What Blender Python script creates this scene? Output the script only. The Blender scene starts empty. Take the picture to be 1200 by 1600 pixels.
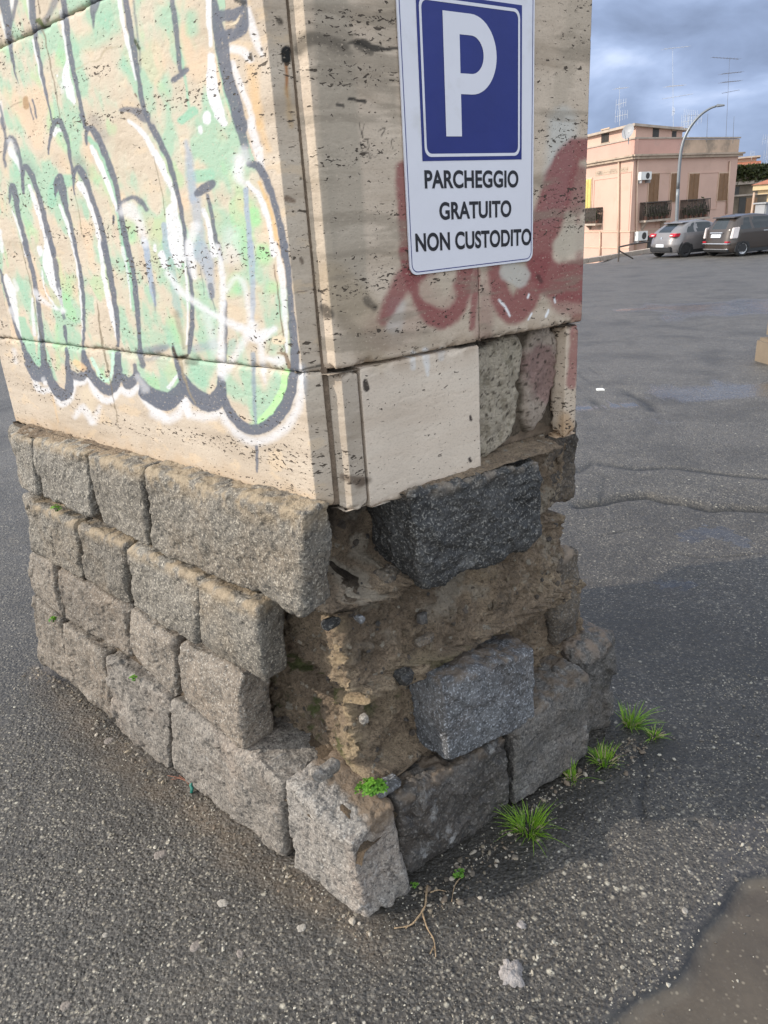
import bpy, math, random
import numpy as np
R_ = math.radians
scene = bpy.context.scene
COL = scene.collection

# ------------------------------------------------------------------ camera
H = 1.6
FPX, CX, CY = 1150.0, 600.0, 800.0            # focal length and centre in pixels of the 1200x1600 frame
_nad = np.array([205.0, -2900.0, -FPX]); _up = -_nad/np.linalg.norm(_nad)
_f = np.array([0, 0, -1.0]); _Y = _f-_up*(_f@_up); _Y /= np.linalg.norm(_Y); _X = np.cross(_Y, _up)
RM = np.stack([_X, _Y, _up])                   # world = RM @ cam
CAM = np.array([0, 0, H])
cd = bpy.data.cameras.new('camera'); co = bpy.data.objects.new('camera', cd); COL.objects.link(co)
from mathutils import Matrix, Vector
co.matrix_world = Matrix([list(RM[i])+[CAM[i]] for i in range(3)]+[[0, 0, 0, 1]])
cd.sensor_fit = 'VERTICAL'; cd.sensor_height = 36.0; cd.sensor_width = 27.0
cd.lens = FPX/1600*36.0
cd.clip_start = 0.05; cd.clip_end = 2000
scene.camera = co

# ------------------------------------------------------------------ light
SUN_EL = R_(29); LDIR = np.array([0.992, 0.085])  # horizontal travel direction of the light
LDIR = LDIR/np.linalg.norm(LDIR)
sd = bpy.data.lights.new('sun', 'SUN'); sd.energy = 3.25; sd.angle = R_(0.55); sd.color = (1.0, 0.925, 0.82)
so = bpy.data.objects.new('sun', sd); COL.objects.link(so)
_l = Vector((LDIR[0]*math.cos(SUN_EL), LDIR[1]*math.cos(SUN_EL), -math.sin(SUN_EL)))
so.rotation_euler = _l.to_track_quat('-Z', 'Y').to_euler(); so.location = (-6, -1, 8)
SUN_AZ = math.atan2(-LDIR[0], -LDIR[1])         # clockwise from +Y
w = bpy.data.worlds.new('World'); scene.world = w; w.use_nodes = True
nt = w.node_tree; nt.nodes.clear()
def N(nt, t, **k):
    n = nt.nodes.new(t)
    for a, b in k.items():
        if a.startswith('i_'):
            key = a[2:]
            n.inputs[int(key) if key.isdigit() else key.replace('_', ' ')].default_value = b
        else: setattr(n, a, b)
    return n
def LK(nt, a, b): nt.links.new(a, b)
def ramp(nt, fac, stops, interp='LINEAR'):
    n = nt.nodes.new('ShaderNodeValToRGB'); n.color_ramp.interpolation = interp
    e = n.color_ramp.elements
    while len(e) < len(stops): e.new(0.5)
    for i, (p, c) in enumerate(stops):
        e[i].position = p; e[i].color = c if len(c) == 4 else (*c, 1)
    if fac is not None: LK(nt, fac, n.inputs[0])
    return n
def g1(v): return (v, v, v, 1)
sky = N(nt, 'ShaderNodeTexSky', sky_type='NISHITA', sun_disc=False, sun_elevation=SUN_EL, sun_rotation=SUN_AZ)
tc = N(nt, 'ShaderNodeTexCoord'); mp = N(nt, 'ShaderNodeMapping'); mp.inputs['Scale'].default_value = (1.0, 1.0, 2.3)
mp.inputs['Rotation'].default_value = (0, R_(-16), R_(20))
LK(nt, tc.outputs['Generated'], mp.inputs[0])
n1 = N(nt, 'ShaderNodeTexNoise', i_Scale=8.0, i_Detail=7.0, i_Roughness=0.50, i_Distortion=0.35); LK(nt, mp.outputs[0], n1.inputs['Vector'])
n2 = N(nt, 'ShaderNodeTexNoise', i_Scale=1.7, i_Detail=4.0, i_Roughness=0.5); LK(nt, mp.outputs[0], n2.inputs['Vector'])
cc = ramp(nt, n1.outputs['Fac'], [(0.30, (1.75, 2.25, 3.3)), (0.46, (2.3, 2.95, 4.3)), (0.60, (3.1, 3.9, 5.5)), (0.74, (4.6, 5.4, 7.0))])
fm = ramp(nt, n2.outputs['Fac'], [(0.30, g1(0.85)), (0.6, g1(1.0))])
mx = N(nt, 'ShaderNodeMixRGB'); LK(nt, fm.outputs[0], mx.inputs[0]); LK(nt, sky.outputs[0], mx.inputs[1]); LK(nt, cc.outputs[0], mx.inputs[2])
# clouds brightened behind camera and overhead to fill the shade, heavy over the town
dt = N(nt, 'ShaderNodeVectorMath', operation='DOT_PRODUCT'); LK(nt, tc.outputs['Generated'], dt.inputs[0]); dt.inputs[1].default_value = (-0.42, -0.72, 0.55)
br = ramp(nt, None, [(0.0, (0.72, 0.72, 0.74)), (0.38, (0.80, 0.80, 0.82)), (0.62, (2.3, 1.98, 1.52)), (1.0, (3.0, 2.55, 1.92))])
hf = N(nt, 'ShaderNodeMath', operation='MULTIPLY_ADD'); LK(nt, dt.outputs['Value'], hf.inputs[0]); hf.inputs[1].default_value = 0.5; hf.inputs[2].default_value = 0.5; LK(nt, hf.outputs[0], br.inputs[0])
mul = N(nt, 'ShaderNodeMixRGB', blend_type='MULTIPLY'); mul.inputs[0].default_value = 1.0; LK(nt, mx.outputs[0], mul.inputs[1]); LK(nt, br.outputs[0], mul.inputs[2])
bg = N(nt, 'ShaderNodeBackground', i_Strength=0.15); LK(nt, mul.outputs[0], bg.inputs[0])
wo = N(nt, 'ShaderNodeOutputWorld'); LK(nt, bg.outputs[0], wo.inputs[0])
vs = scene.view_settings; scene.display_settings.display_device = 'sRGB'
vs.view_transform = 'Standard'; vs.look = 'None'; vs.exposure = 0.46; vs.gamma = 1.0; vs.use_curve_mapping = False

# ------------------------------------------------------------------ geometry helpers
def ray(x, y):
    v = RM @ np.array([x-CX, -(y-CY), -FPX]); return v/np.linalg.norm(v)
def hit(q, n, P, off=0.0):
    r = ray(*q); t = ((P-CAM)@n+off)/(r@n); return CAM+t*r
def ground(x, y, z=0.0):
    r = ray(x, y); return CAM+r*((z-H)/r[2])
def projv(P):
    c = (P-CAM) @ RM; return np.stack([CX+FPX*c[:, 0]/-c[:, 2], CY-FPX*c[:, 1]/-c[:, 2]], 1)
def dirv(a):
    a = R_(a); return np.array([math.sin(a), math.cos(a), 0.0])
K = np.array([0, 0, 1.0])

def _hash(ix, iy, iz, seed):
    h = (ix*374761393 + iy*668265263 + iz*2147483647 + seed*1274126177) & 0xffffffff
    h = ((h ^ (h >> 13))*1274126177) & 0xffffffff
    h = ((h ^ (h >> 16))*2246822519) & 0xffffffff
    return (h ^ (h >> 15)) & 0xffffffff
_G = np.array([[1,1,0],[-1,1,0],[1,-1,0],[-1,-1,0],[1,0,1],[-1,0,1],[1,0,-1],[-1,0,-1],[0,1,1],[0,-1,1],[0,1,-1],[0,-1,-1],[1,1,0],[-1,1,0],[0,-1,1],[0,-1,-1]], float)
def pn(P, seed=0):
    P = np.asarray(P, float); I = np.floor(P).astype(np.int64); F = P-I
    U = F*F*F*(F*(F*6-15)+10); r = 0
    for dx in (0, 1):
        wx = U[:, 0] if dx else 1-U[:, 0]
        for dy in (0, 1):
            wy = U[:, 1] if dy else 1-U[:, 1]
            for dz in (0, 1):
                wz = U[:, 2] if dz else 1-U[:, 2]
                g = _G[_hash(I[:, 0]+dx, I[:, 1]+dy, I[:, 2]+dz, seed) & 15]
                r = r+wx*wy*wz*(g[:, 0]*(F[:, 0]-dx)+g[:, 1]*(F[:, 1]-dy)+g[:, 2]*(F[:, 2]-dz))
    return r
def fbm(P, sc, octv=4, gain=0.5, seed=0):
    s = 0; a = 1.0; f = sc
    for o in range(octv):
        s = s+a*pn(P*f+o*17.3, seed+o); a *= gain; f *= 2.03
    return s
def cells(P, sc, seed=0, tilt=1.0):
    """faceted noise: every Voronoi cell carries its own tilted plane"""
    Q = P*sc; I = np.floor(Q).astype(np.int64); best = np.full(len(Q), 9e9); val = np.zeros(len(Q)); sec = np.full(len(Q), 9e9)
    for dx in (-1, 0, 1):
        for dy in (-1, 0, 1):
            for dz in (-1, 0, 1):
                J = I+np.array([dx, dy, dz]); h = _hash(J[:, 0], J[:, 1], J[:, 2], seed)
                c = J+np.stack([(h & 255)/255., ((h >> 8) & 255)/255., ((h >> 16) & 255)/255.], 1)
                D = Q-c; d = (D*D).sum(1)
                h2 = _hash(J[:, 0], J[:, 1], J[:, 2], seed+77)
                g = np.stack([(h2 & 255)/127.5-1, ((h2 >> 8) & 255)/127.5-1, ((h2 >> 16) & 255)/127.5-1], 1)
                v = (D*g).sum(1)*tilt+((h2 >> 24) & 255)/255.-0.5
                m = d < best; sec = np.where(m, best, np.minimum(sec, d)); val = np.where(m, v, val); best = np.where(m, d, best)
    return val, np.sqrt(best), np.sqrt(sec)-np.sqrt(best)
def sstep(a, b, x):
    t = np.clip((x-a)/(b-a), 0, 1); return t*t*(3-2*t)

def mesh_np(name, V, F, mat, attrs=None, smooth=True, uv=None):
    """V (n,3), F (m,k) equal-sided faces or list of arrays"""
    me = bpy.data.meshes.new(name)
    V = np.asarray(V, np.float32)
    if isinstance(F, list) and len(F) and np.ndim(F[0]) == 1: F = np.array(F)
    Fs = F if isinstance(F, list) else [F]
    Fs = [np.asarray(f, np.int32) for f in Fs if len(f)]
    me.vertices.add(len(V)); me.vertices.foreach_set('co', V.ravel())
    loops = np.concatenate([f.ravel() for f in Fs]); me.loops.add(len(loops)); me.loops.foreach_set('vertex_index', loops)
    tot = np.concatenate([np.full(len(f), f.shape[1], np.int32) for f in Fs]); st = np.concatenate([[0], np.cumsum(tot)[:-1]]).astype(np.int32)
    me.polygons.add(len(tot)); me.polygons.foreach_set('loop_start', st)
    try: me.polygons.foreach_set('loop_total', tot)
    except Exception: pass
    me.polygons.foreach_set('use_smooth', np.full(len(tot), smooth, bool))
    me.update(calc_edges=True)
    if attrs:
        for an, av in attrs.items():
            av = np.asarray(av, np.float32)
            if av.ndim == 2:
                a = me.color_attributes.new(an, 'FLOAT_COLOR', 'POINT')
                if av.shape[1] == 3: av = np.concatenate([av, np.ones((len(av), 1), np.float32)], 1)
                a.data.foreach_set('color', av.ravel())
            else:
                a = me.attributes.new(an, 'FLOAT', 'POINT'); a.data.foreach_set('value', av)
    if uv is not None:
        ul = me.uv_layers.new(name='UVMap'); ul.data.foreach_set('uv', np.asarray(uv, np.float32)[loops].ravel())
    if mat is not None: me.materials.append(mat)
    return me
def grid_faces(nr, nc, flip=False):
    i = np.arange(nr-1)[:, None]*nc+np.arange(nc-1)[None, :]
    f = np.stack([i, i+1, i+nc+1, i+nc], -1).reshape(-1, 4)
    return f[:, ::-1] if flip else f
def link(name, me, parent=None, loc=None):
    o = bpy.data.objects.new(name, me); COL.objects.link(o)
    if parent is not None: o.parent = parent
    if loc is not None: o.location = loc
    return o
def tag(o, label=None, cat=None, group=None, kind=None):
    if label: o['label'] = label
    if cat: o['category'] = cat
    if group: o['group'] = group
    if kind: o['kind'] = kind
    return o
def root(name, loc, label, cat, group=None):
    o = bpy.data.objects.new(name, None); COL.objects.link(o); o.location = loc; o.empty_display_size = 0.1
    return tag(o, label, cat, group)
def rloc(o):
    p = np.array(o.location)
    while o.parent is not None:
        o = o.parent; p = p+np.array(o.location)
    return p
def part(name, V, F, mat, parent, **k):
    """world-space vertices -> mesh child whose coordinates are relative to the parent"""
    return link(name, mesh_np(name, np.asarray(V, float)-rloc(parent), F, mat, **k), parent)
class MB:
    """collects simple pieces in world space, built as one mesh"""
    def __init__(s): s.V = []; s.F = []; s.n = 0
    def add(s, V, F):
        V = np.asarray(V, float); s.V.append(V); s.F += [[i+s.n for i in f] for f in F]; s.n += len(V); return s
    def hexa(s, c):   # 8 corners: 0-3 ring, 4-7 ring
        return s.add(c, [[3, 2, 1, 0], [4, 5, 6, 7], [0, 1, 5, 4], [1, 2, 6, 5], [2, 3, 7, 6], [3, 0, 4, 7]])
    def box(s, O, ax, ay, az):
        O, ax, ay, az = map(np.asarray, (O, ax, ay, az)); b = [O, O+ax, O+ax+ay, O+ay]
        return s.hexa(b+[p+az for p in b])
    def tube(s, pts, rad, n=8, cap=True):
        pts = [np.asarray(p, float) for p in pts]; rad = rad if hasattr(rad, '__len__') else [rad]*len(pts)
        V = []; ref = None
        for i, p in enumerate(pts):
            t = pts[min(i+1, len(pts)-1)]-pts[max(i-1, 0)]; t = t/(np.linalg.norm(t)+1e-12)
            if ref is None: ref = np.array([0, 0, 1.]) if abs(t[2]) < 0.9 else np.array([1., 0, 0])
            a = np.cross(t, ref); a /= np.linalg.norm(a)+1e-12; b = np.cross(t, a); ref = -np.cross(t, a) if False else np.cross(a, t)
            for k in range(n):
                th = 2*math.pi*k/n; V.append(p+rad[i]*(a*math.cos(th)+b*math.sin(th)))
        F = []
        for i in range(len(pts)-1):
            for k in range(n): F.append([i*n+k, i*n+(k+1) % n, (i+1)*n+(k+1) % n, (i+1)*n+k])
        if cap: F.append(list(range(n))[::-1]); F.append([(len(pts)-1)*n+k for k in range(n)])
        return s.add(V, F)
    def prism(s, poly, d):   # poly list of 3d points, extruded by d
        n = len(poly); V = [np.asarray(p, float) for p in poly]; V += [p+np.asarray(d) for p in V[:n]]
        F = [list(range(n))[::-1], [n+i for i in range(n)]]+[[i, (i+1) % n, n+(i+1) % n, n+i] for i in range(n)]
        return s.add(V, F)
    def mesh(s, name, mat, off=(0, 0, 0), smooth=False, bevel=0):
        me = bpy.data.meshes.new(name); V = np.concatenate(s.V)-np.asarray(off)
        me.from_pydata(V.tolist(), [], s.F); me.update()
        import bmesh
        bm = bmesh.new(); bm.from_mesh(me); bmesh.ops.recalc_face_normals(bm, faces=bm.faces)
        if bevel: bmesh.ops.bevel(bm, geom=list(bm.edges), offset=bevel, segments=2, affect='EDGES', clamp_overlap=True)
        bm.to_mesh(me); bm.free()
        if smooth: me.polygons.foreach_set('use_smooth', np.ones(len(me.polygons), bool))
        if mat: me.materials.append(mat)
        return me
    def part(s, name, mat, parent, **k): return link(name, s.mesh(name, mat, rloc(parent), **k), parent)
    def top(s, name, mat, loc=None, **k):
        V = np.concatenate(s.V); loc = np.array([V[:, 0].mean(), V[:, 1].mean(), V[:, 2].min()]) if loc is None else np.asarray(loc)
        return link(name, s.mesh(name, mat, loc, **k), None, loc)

# ------------------------------------------------------------------ materials
def mat_new(name):
    m = bpy.data.materials.new(name); m.use_nodes = True; nt = m.node_tree; b = nt.nodes['Principled BSDF']
    return m, nt, b
def plain(name, col, rough=0.6, metal=0.0, var=0.12, scale=8.0, bump=0.0, bscale=60, spec=None, dirt=None):
    m, nt, b = mat_new(name); tc = N(nt, 'ShaderNodeTexCoord')
    n = N(nt, 'ShaderNodeTexNoise', i_Scale=scale, i_Detail=5.0, i_Roughness=0.6); LK(nt, tc.outputs['Object'], n.inputs['Vector'])
    lo = tuple(c*(1-var) for c in col); hi = tuple(min(1, c*(1+var)) for c in col)
    r = ramp(nt, n.outputs['Fac'], [(0.3, lo), (0.7, hi)]); out = r.outputs[0]
    if dirt:
        n3 = N(nt, 'ShaderNodeTexNoise', i_Scale=dirt[1], i_Detail=6.0, i_Roughness=0.65); LK(nt, tc.outputs['Object'], n3.inputs['Vector'])
        r3 = ramp(nt, n3.outputs['Fac'], [(dirt[2], g1(0)), (dirt[2]+0.15, g1(dirt[3]))])
        mx = N(nt, 'ShaderNodeMixRGB'); LK(nt, r3.outputs[0], mx.inputs[0]); LK(nt, out, mx.inputs[1]); mx.inputs[2].default_value = (*dirt[0], 1); out = mx.outputs[0]
    LK(nt, out, b.inputs['Base Color']); b.inputs['Roughness'].default_value = rough; b.inputs['Metallic'].default_value = metal
    if spec is not None: b.inputs['Specular IOR Level'].default_value = spec
    if bump:
        n2 = N(nt, 'ShaderNodeTexNoise', i_Scale=bscale, i_Detail=4.0); LK(nt, tc.outputs['Object'], n2.inputs['Vector'])
        bp = N(nt, 'ShaderNodeBump', i_Strength=bump, i_Distance=0.01); LK(nt, n2.outputs['Fac'], bp.inputs['Height']); LK(nt, bp.outputs[0], b.inputs['Normal'])
    return m
def MX(nt, f, a, bcol, blend='MIX'):
    mx = N(nt, 'ShaderNodeMixRGB', blend_type=blend)
    for s, v in ((0, f), (1, a), (2, bcol)):
        if hasattr(v, 'is_linked'): LK(nt, v, mx.inputs[s])
        else: mx.inputs[s].default_value = v if s == 0 else (*v, 1) if len(v) == 3 else v
    return mx.outputs[0]
def MT(nt, op, a, b=0.0, c=None):
    n = N(nt, 'ShaderNodeMath', operation=op)
    for i, v in enumerate((a, b) if c is None else (a, b, c)):
        if hasattr(v, 'is_linked'): LK(nt, v, n.inputs[i])
        else: n.inputs[i].default_value = v
    return n.outputs[0]
def NZ(nt, vec, scale, detail=4.0, rough=0.55, dist=0.0):
    n = N(nt, 'ShaderNodeTexNoise', i_Scale=scale, i_Detail=detail, i_Roughness=rough, i_Distortion=dist)
    LK(nt, vec, n.inputs['Vector']); return n.outputs['Fac']
def VO(nt, vec, scale, feature='F1', rnd=1.0):
    n = N(nt, 'ShaderNodeTexVoronoi', feature=feature, i_Scale=scale, i_Randomness=rnd); LK(nt, vec, n.inputs['Vector']); return n
def BUMP(nt, b, chain):
    prev = None
    for h, s, d in chain:
        bp = N(nt, 'ShaderNodeBump', i_Strength=s, i_Distance=d); LK(nt, h, bp.inputs['Height'])
        if prev is not None: LK(nt, prev, bp.inputs['Normal'])
        prev = bp.outputs[0]
    LK(nt, prev, b.inputs['Normal'])

def stone_mat(name, c1, c2, speck=(0.55, 0.52, 0.47), dark=(0.03, 0.03, 0.032), sp=0.35, tan=(0.30, 0.22, 0.14), tanamt=0.5, fine=1.0, lich=0.0, rough=0.85, spscale=230):
    m, nt, b = mat_new(name); tc = N(nt, 'ShaderNodeTexCoord'); O = tc.outputs['Object']
    big = NZ(nt, O, 7.0, 5.0, 0.6); col = ramp(nt, big, [(0.32, c1), (0.68, c2)]).outputs[0]
    col = MX(nt, ramp(nt, NZ(nt, O, 11.0, 6.0, 0.7, 0.5), [(0.52, g1(0)), (0.68, g1(0.55))]).outputs[0], col, tuple(c*.42 for c in c1))
    tz = NZ(nt, O, 4.3, 4.0, 0.65); tf = ramp(nt, tz, [(0.5, g1(0)), (0.72, g1(tanamt))]).outputs[0]; col = MX(nt, tf, col, tan)
    med = NZ(nt, O, 75, 3.0, 0.6); dk = ramp(nt, med, [(0.30, g1(0.75)), (0.50, g1(0.0))]).outputs[0]; col = MX(nt, dk, col, dark)
    f1 = NZ(nt, O, spscale, 2.0, 0.6); lf = ramp(nt, f1, [(0.54, g1(0)), (0.66, g1(sp))]).outputs[0]; col = MX(nt, lf, col, speck)
    f2 = NZ(nt, O, spscale*1.25, 2.0, 0.6); 
    df = ramp(nt, f2, [(0.34, g1(0.65)), (0.44, g1(0.0))]).outputs[0]; col = MX(nt, df, col, dark)
    if lich:
        lz = NZ(nt, O, 9.0, 7.0, 0.72, 0.4); l2 = ramp(nt, lz, [(0.60, g1(0)), (0.70, g1(lich))]).outputs[0]; col = MX(nt, l2, col, (0.42, 0.42, 0.42))
    oi = N(nt, 'ShaderNodeObjectInfo'); col = MX(nt, 1.0, col, ramp(nt, oi.outputs['Random'], [(0, (.80, .78, .76)), (.5, (1.0, .98, .95)), (1, (1.12, 1.12, 1.12))]).outputs[0], 'MULTIPLY')
    at = N(nt, 'ShaderNodeAttribute', attribute_name='stain'); col = MX(nt, at.outputs['Alpha'], col, at.outputs['Color'])
    LK(nt, col, b.inputs['Base Color']); b.inputs['Roughness'].default_value = rough
    BUMP(nt, b, [(f1, 0.5*fine, 0.006), (med, 0.6*fine, 0.010), (NZ(nt, O, 28, 4.0, 0.6), 0.5, 0.012)])
    return m
M = {}
M['granite'] = stone_mat('speckled_grey_stone', (0.130, 0.117, 0.100), (0.205, 0.187, 0.162), sp=0.6, spscale=165, speck=(0.52, 0.475, 0.40), tanamt=0.45, tan=(0.23, 0.17, 0.11))
M['brownstone'] = stone_mat('warm_grey_stone', (0.14, 0.118, 0.097), (0.235, 0.20, 0.165), sp=0.45, tanamt=0.4, tan=(0.27, 0.205, 0.15), spscale=170, fine=0.7)
M['pale'] = stone_mat('pale_grey_stone', (0.165, 0.147, 0.130), (0.25, 0.226, 0.202), sp=0.3, tanamt=0.4, tan=(0.30, 0.22, 0.165), spscale=150, fine=0.6, lich=0.45)
M['charcoal'] = stone_mat('charcoal_stone', (0.018, 0.018, 0.018), (0.055, 0.054, 0.053), sp=0.3, tanamt=0.1, tan=(0.12, 0.09, 0.06), spscale=180, lich=0.4, rough=0.6)
M['bluegrey'] = stone_mat('blue_grey_stone', (0.07, 0.072, 0.076), (0.15, 0.152, 0.158), sp=0.4, speck=(0.55, 0.57, 0.62), tanamt=0.2, tan=(0.17, 0.115, 0.075), spscale=160, lich=0.5, rough=0.7)
M['darkgrey'] = stone_mat('dark_grey_stone', (0.035, 0.031, 0.028), (0.10, 0.09, 0.083), sp=0.2, tanamt=0.3, tan=(0.12, 0.088, 0.066), spscale=140, fine=0.7, lich=0.6, rough=0.65)
M['slate'] = stone_mat('slate_grey_stone', (0.085, 0.078, 0.072), (0.165, 0.155, 0.147), sp=0.2, tanamt=0.35, tan=(0.2, 0.15, 0.115), spscale=150, fine=0.7, lich=0.5, rough=0.75)
M['brownblock'] = stone_mat('brown_stained_stone', (0.07, 0.055, 0.042), (0.16, 0.13, 0.10), sp=0.2, tanamt=0.5, tan=(0.2, 0.14, 0.09), spscale=140)

def mortar_mat(name):
    m, nt, b = mat_new(name); tc = N(nt, 'ShaderNodeTexCoord'); O = tc.outputs['Object']
    big = NZ(nt, O, 6.0, 6.0, 0.62); col = ramp(nt, big, [(0.28, (0.15, 0.11, 0.075)), (0.5, (0.30, 0.222, 0.152)), (0.72, (0.47, 0.36, 0.245))]).outputs[0]
    g = NZ(nt, O, 21, 5.0, 0.65); col = MX(nt, ramp(nt, g, [(0.56, g1(0)), (0.70, g1(0.7))]).outputs[0], col, (0.10, 0.08, 0.062))
    v = VO(nt, O, 95); peb = ramp(nt, v.outputs['Color'], [(0.86, g1(0)), (0.90, g1(0.8))]).outputs[0]; col = MX(nt, peb, col, (0.42, 0.37, 0.30))
    f = NZ(nt, O, 260, 2.0); col = MX(nt, ramp(nt, f, [(0.33, g1(0.6)), (0.45, g1(0))]).outputs[0], col, (0.055, 0.042, 0.03))
    at = N(nt, 'ShaderNodeAttribute', attribute_name='stain'); col = MX(nt, at.outputs['Alpha'], col, at.outputs['Color'])
    LK(nt, col, b.inputs['Base Color']); b.inputs['Roughness'].default_value = 0.95
    BUMP(nt, b, [(f, 0.9, 0.007), (v.outputs['Distance'], 0.8, 0.012), (NZ(nt, O, 60, 6.0, 0.75), 1.0, 0.018)])
    return m
M['mortar'] = mortar_mat('crumbling_mortar')

def trav_mat(name, cA, cB, cD, pitamt=1.0):
    m, nt, b = mat_new(name); tc = N(nt, 'ShaderNodeTexCoord'); U = tc.outputs['UV']
    def mpn(sx, sy, rot=0.0):
        q = N(nt, 'ShaderNodeMapping'); q.inputs['Scale'].default_value = (sx, sy, 1); q.inputs['Rotation'].default_value = (0, 0, rot); LK(nt, U, q.inputs[0]); return q.outputs[0]
    band = NZ(nt, mpn(2.2, 16), 1.0, 6.0, 0.6, 0.4); col = ramp(nt, band, [(0.30, cD), (0.46, cA), (0.70, cB)]).outputs[0]
    big = NZ(nt, U, 5.5, 5.0, 0.6); col = MX(nt, ramp(nt, big, [(0.40, g1(0.0)), (0.75, g1(0.45))]).outputs[0], col, tuple(c*0.72 for c in cA))
    fine = NZ(nt, mpn(150, 260), 1.0, 3.0, 0.6); col = MX(nt, ramp(nt, fine, [(0.3, g1(0.35)), (0.5, g1(0))]).outputs[0], col, tuple(c*0.55 for c in cA))
    at = N(nt, 'ShaderNodeAttribute', attribute_name='paint')
    # paint wears off in specks
    wear = ramp(nt, NZ(nt, mpn(120, 170), 1.0, 4.0, 0.7), [(0.30, g1(0.25)), (0.42, g1(1.0))]).outputs[0]
    fac = MT(nt, 'MULTIPLY', at.outputs['Alpha'], wear)
    col = MX(nt, fac, col, at.outputs['Color'])
    # pits: short horizontal holes gathered in bands
    bands = ramp(nt, NZ(nt, mpn(1.6, 17), 1.0, 3.0, 0.5), [(0.47, g1(0.0)), (0.63, g1(1.0))]).outputs[0]
    p1 = NZ(nt, mpn(62, 150, 0.05), 1.0, 2.5, 0.6, 0.6)
    p2 = NZ(nt, mpn(150, 260), 1.0, 2.0, 0.5)
    th = MT(nt, 'ADD', p1, MT(nt, 'MULTIPLY', bands, 0.095*pitamt))
    pit = ramp(nt, th, [(0.685, g1(0)), (0.715, g1(1))]).outputs[0]
    pit2 = ramp(nt, MT(nt, 'ADD', p2, MT(nt, 'MULTIPLY', bands, 0.05*pitamt)), [(0.715, g1(0)), (0.745, g1(0.8))]).outputs[0]
    pp = MT(nt, 'MAXIMUM', pit, pit2)
    col = MX(nt, MT(nt, 'MULTIPLY', pp, 0.93), col, (0.06, 0.045, 0.033))
    LK(nt, col, b.inputs['Base Color'])
    b.inputs['Roughness'].default_value = 0.78; b.inputs['Specular IOR Level'].default_value = 0.3
    inv = MT(nt, 'SUBTRACT', 1.0, pp)
    BUMP(nt, b, [(inv, 0.8, 0.006), (fine, 0.25, 0.003), (NZ(nt, mpn(25, 50), 1.0, 5.0, 0.6), 0.05, 0.004)])
    return m
M['trav'] = trav_mat('cream_travertine', (0.445, 0.37, 0.295), (0.525, 0.45, 0.368), (0.34, 0.275, 0.21), 1.0)
M['travR'] = trav_mat('weathered_travertine', (0.55, 0.445, 0.345), (0.64, 0.53, 0.42), (0.36, 0.28, 0.205), 1.1)
M['travclean'] = trav_mat('clean_travertine', (0.63, 0.525, 0.425), (0.67, 0.575, 0.475), (0.56, 0.455, 0.36), 0.25)
M['plaster'] = plain('rough_plaster', (0.40, 0.35, 0.27), 0.95)
# ------------------------------------------------------------------ pillar frames (left and right face, from the corner outwards)
eL = dirv(-47.0); eR = dirv(55.0)
nL = np.array([-eL[1], eL[0], 0]); nR = np.array([eR[1], -eR[0], 0])
P0 = np.array([-.087, 1.297, 0]); G0 = np.array([0, 1.44, 0])
def Lp(u, z, w=0.0): return P0+u*eL+z*K+w*nL
def Rp(u, z, w=0.0): return G0+u*eR+z*K+w*nR
TL = -0.07                                             # stone cladding set back behind the base, left face
arr = hit((494, 783), nL, P0, TL); arr[2] = 0           # the arris of the left cladding
Jn = arr+np.array([.036, .008, 0]); Bv = Jn+np.array([.040, -.012, 0])
def Tp(u, z, w=0.0): return Bv+u*eR+z*K+w*nR
def pxT(q, off=0.0):
    p = hit(q, nR, Bv, off); return float((p-Bv)@eR), float(p[2])
def pxL(q, off=TL):
    p = hit(q, nL, P0, off); return float((p-P0)@eL), float(p[2])
uA = float((arr-P0)@eL); UL = 1.60; UR = pxT((912, 400))[0]
JZ1, JZ2 = 1.333, 2.052

# ------------------------------------------------------------------ paint on the cladding (traced graffiti, stored per vertex)
def densify(pts, w, k=5):
    pts = np.array(pts, float); w = np.array(w if hasattr(w, '__len__') else [w]*len(pts), float)
    if len(w) < len(pts): w = np.concatenate([w, np.full(len(pts)-len(w), w[-1])])
    if len(pts) < 3: return pts, w[:len(pts)]
    Q = np.vstack([2*pts[0]-pts[1], pts, 2*pts[-1]-pts[-2]]); out = []; ow = []
    for i in range(len(pts)-1):
        a, b, c, d = Q[i:i+4]
        for j in range(k):
            t = j/k; out.append(0.5*(2*b+(c-a)*t+(2*a-5*b+4*c-d)*t*t+(3*b-a-3*c+d)*t**3)); ow.append(w[i]*(1-t)+w[i+1]*t)
    out.append(pts[-1]); ow.append(w[len(pts)-1]); return np.array(out), np.array(ow)
def stroke_cov(P, pts, w, soft):
    if len(pts) == 1: pts = [pts[0], (pts[0][0]+.01, pts[0][1])]; w = [w, w] if not hasattr(w, '__len__') else [w[0], w[0]]
    pts, w = densify(pts, w); r = w/2; m = r.max()+soft+2
    lo = pts.min(0)-m; hi = pts.max(0)+m
    idx = np.nonzero((P[:, 0] > lo[0]) & (P[:, 0] < hi[0]) & (P[:, 1] > lo[1]) & (P[:, 1] < hi[1]))[0]
    if not len(idx): return idx, None
    Q = P[idx]; best = np.full(len(idx), 9e9)
    for i in range(len(pts)-1):
        a, b = pts[i], pts[i+1]; d = b-a; L2 = d@d+1e-9
        t = np.clip(((Q-a)@d)/L2, 0, 1); D = np.hypot(Q[:, 0]-a[0]-t*d[0], Q[:, 1]-a[1]-t*d[1])-(r[i]*(1-t)+r[i+1]*t)
        best = np.minimum(best, D)
    return idx, 1-sstep(-soft, soft, best)
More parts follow.
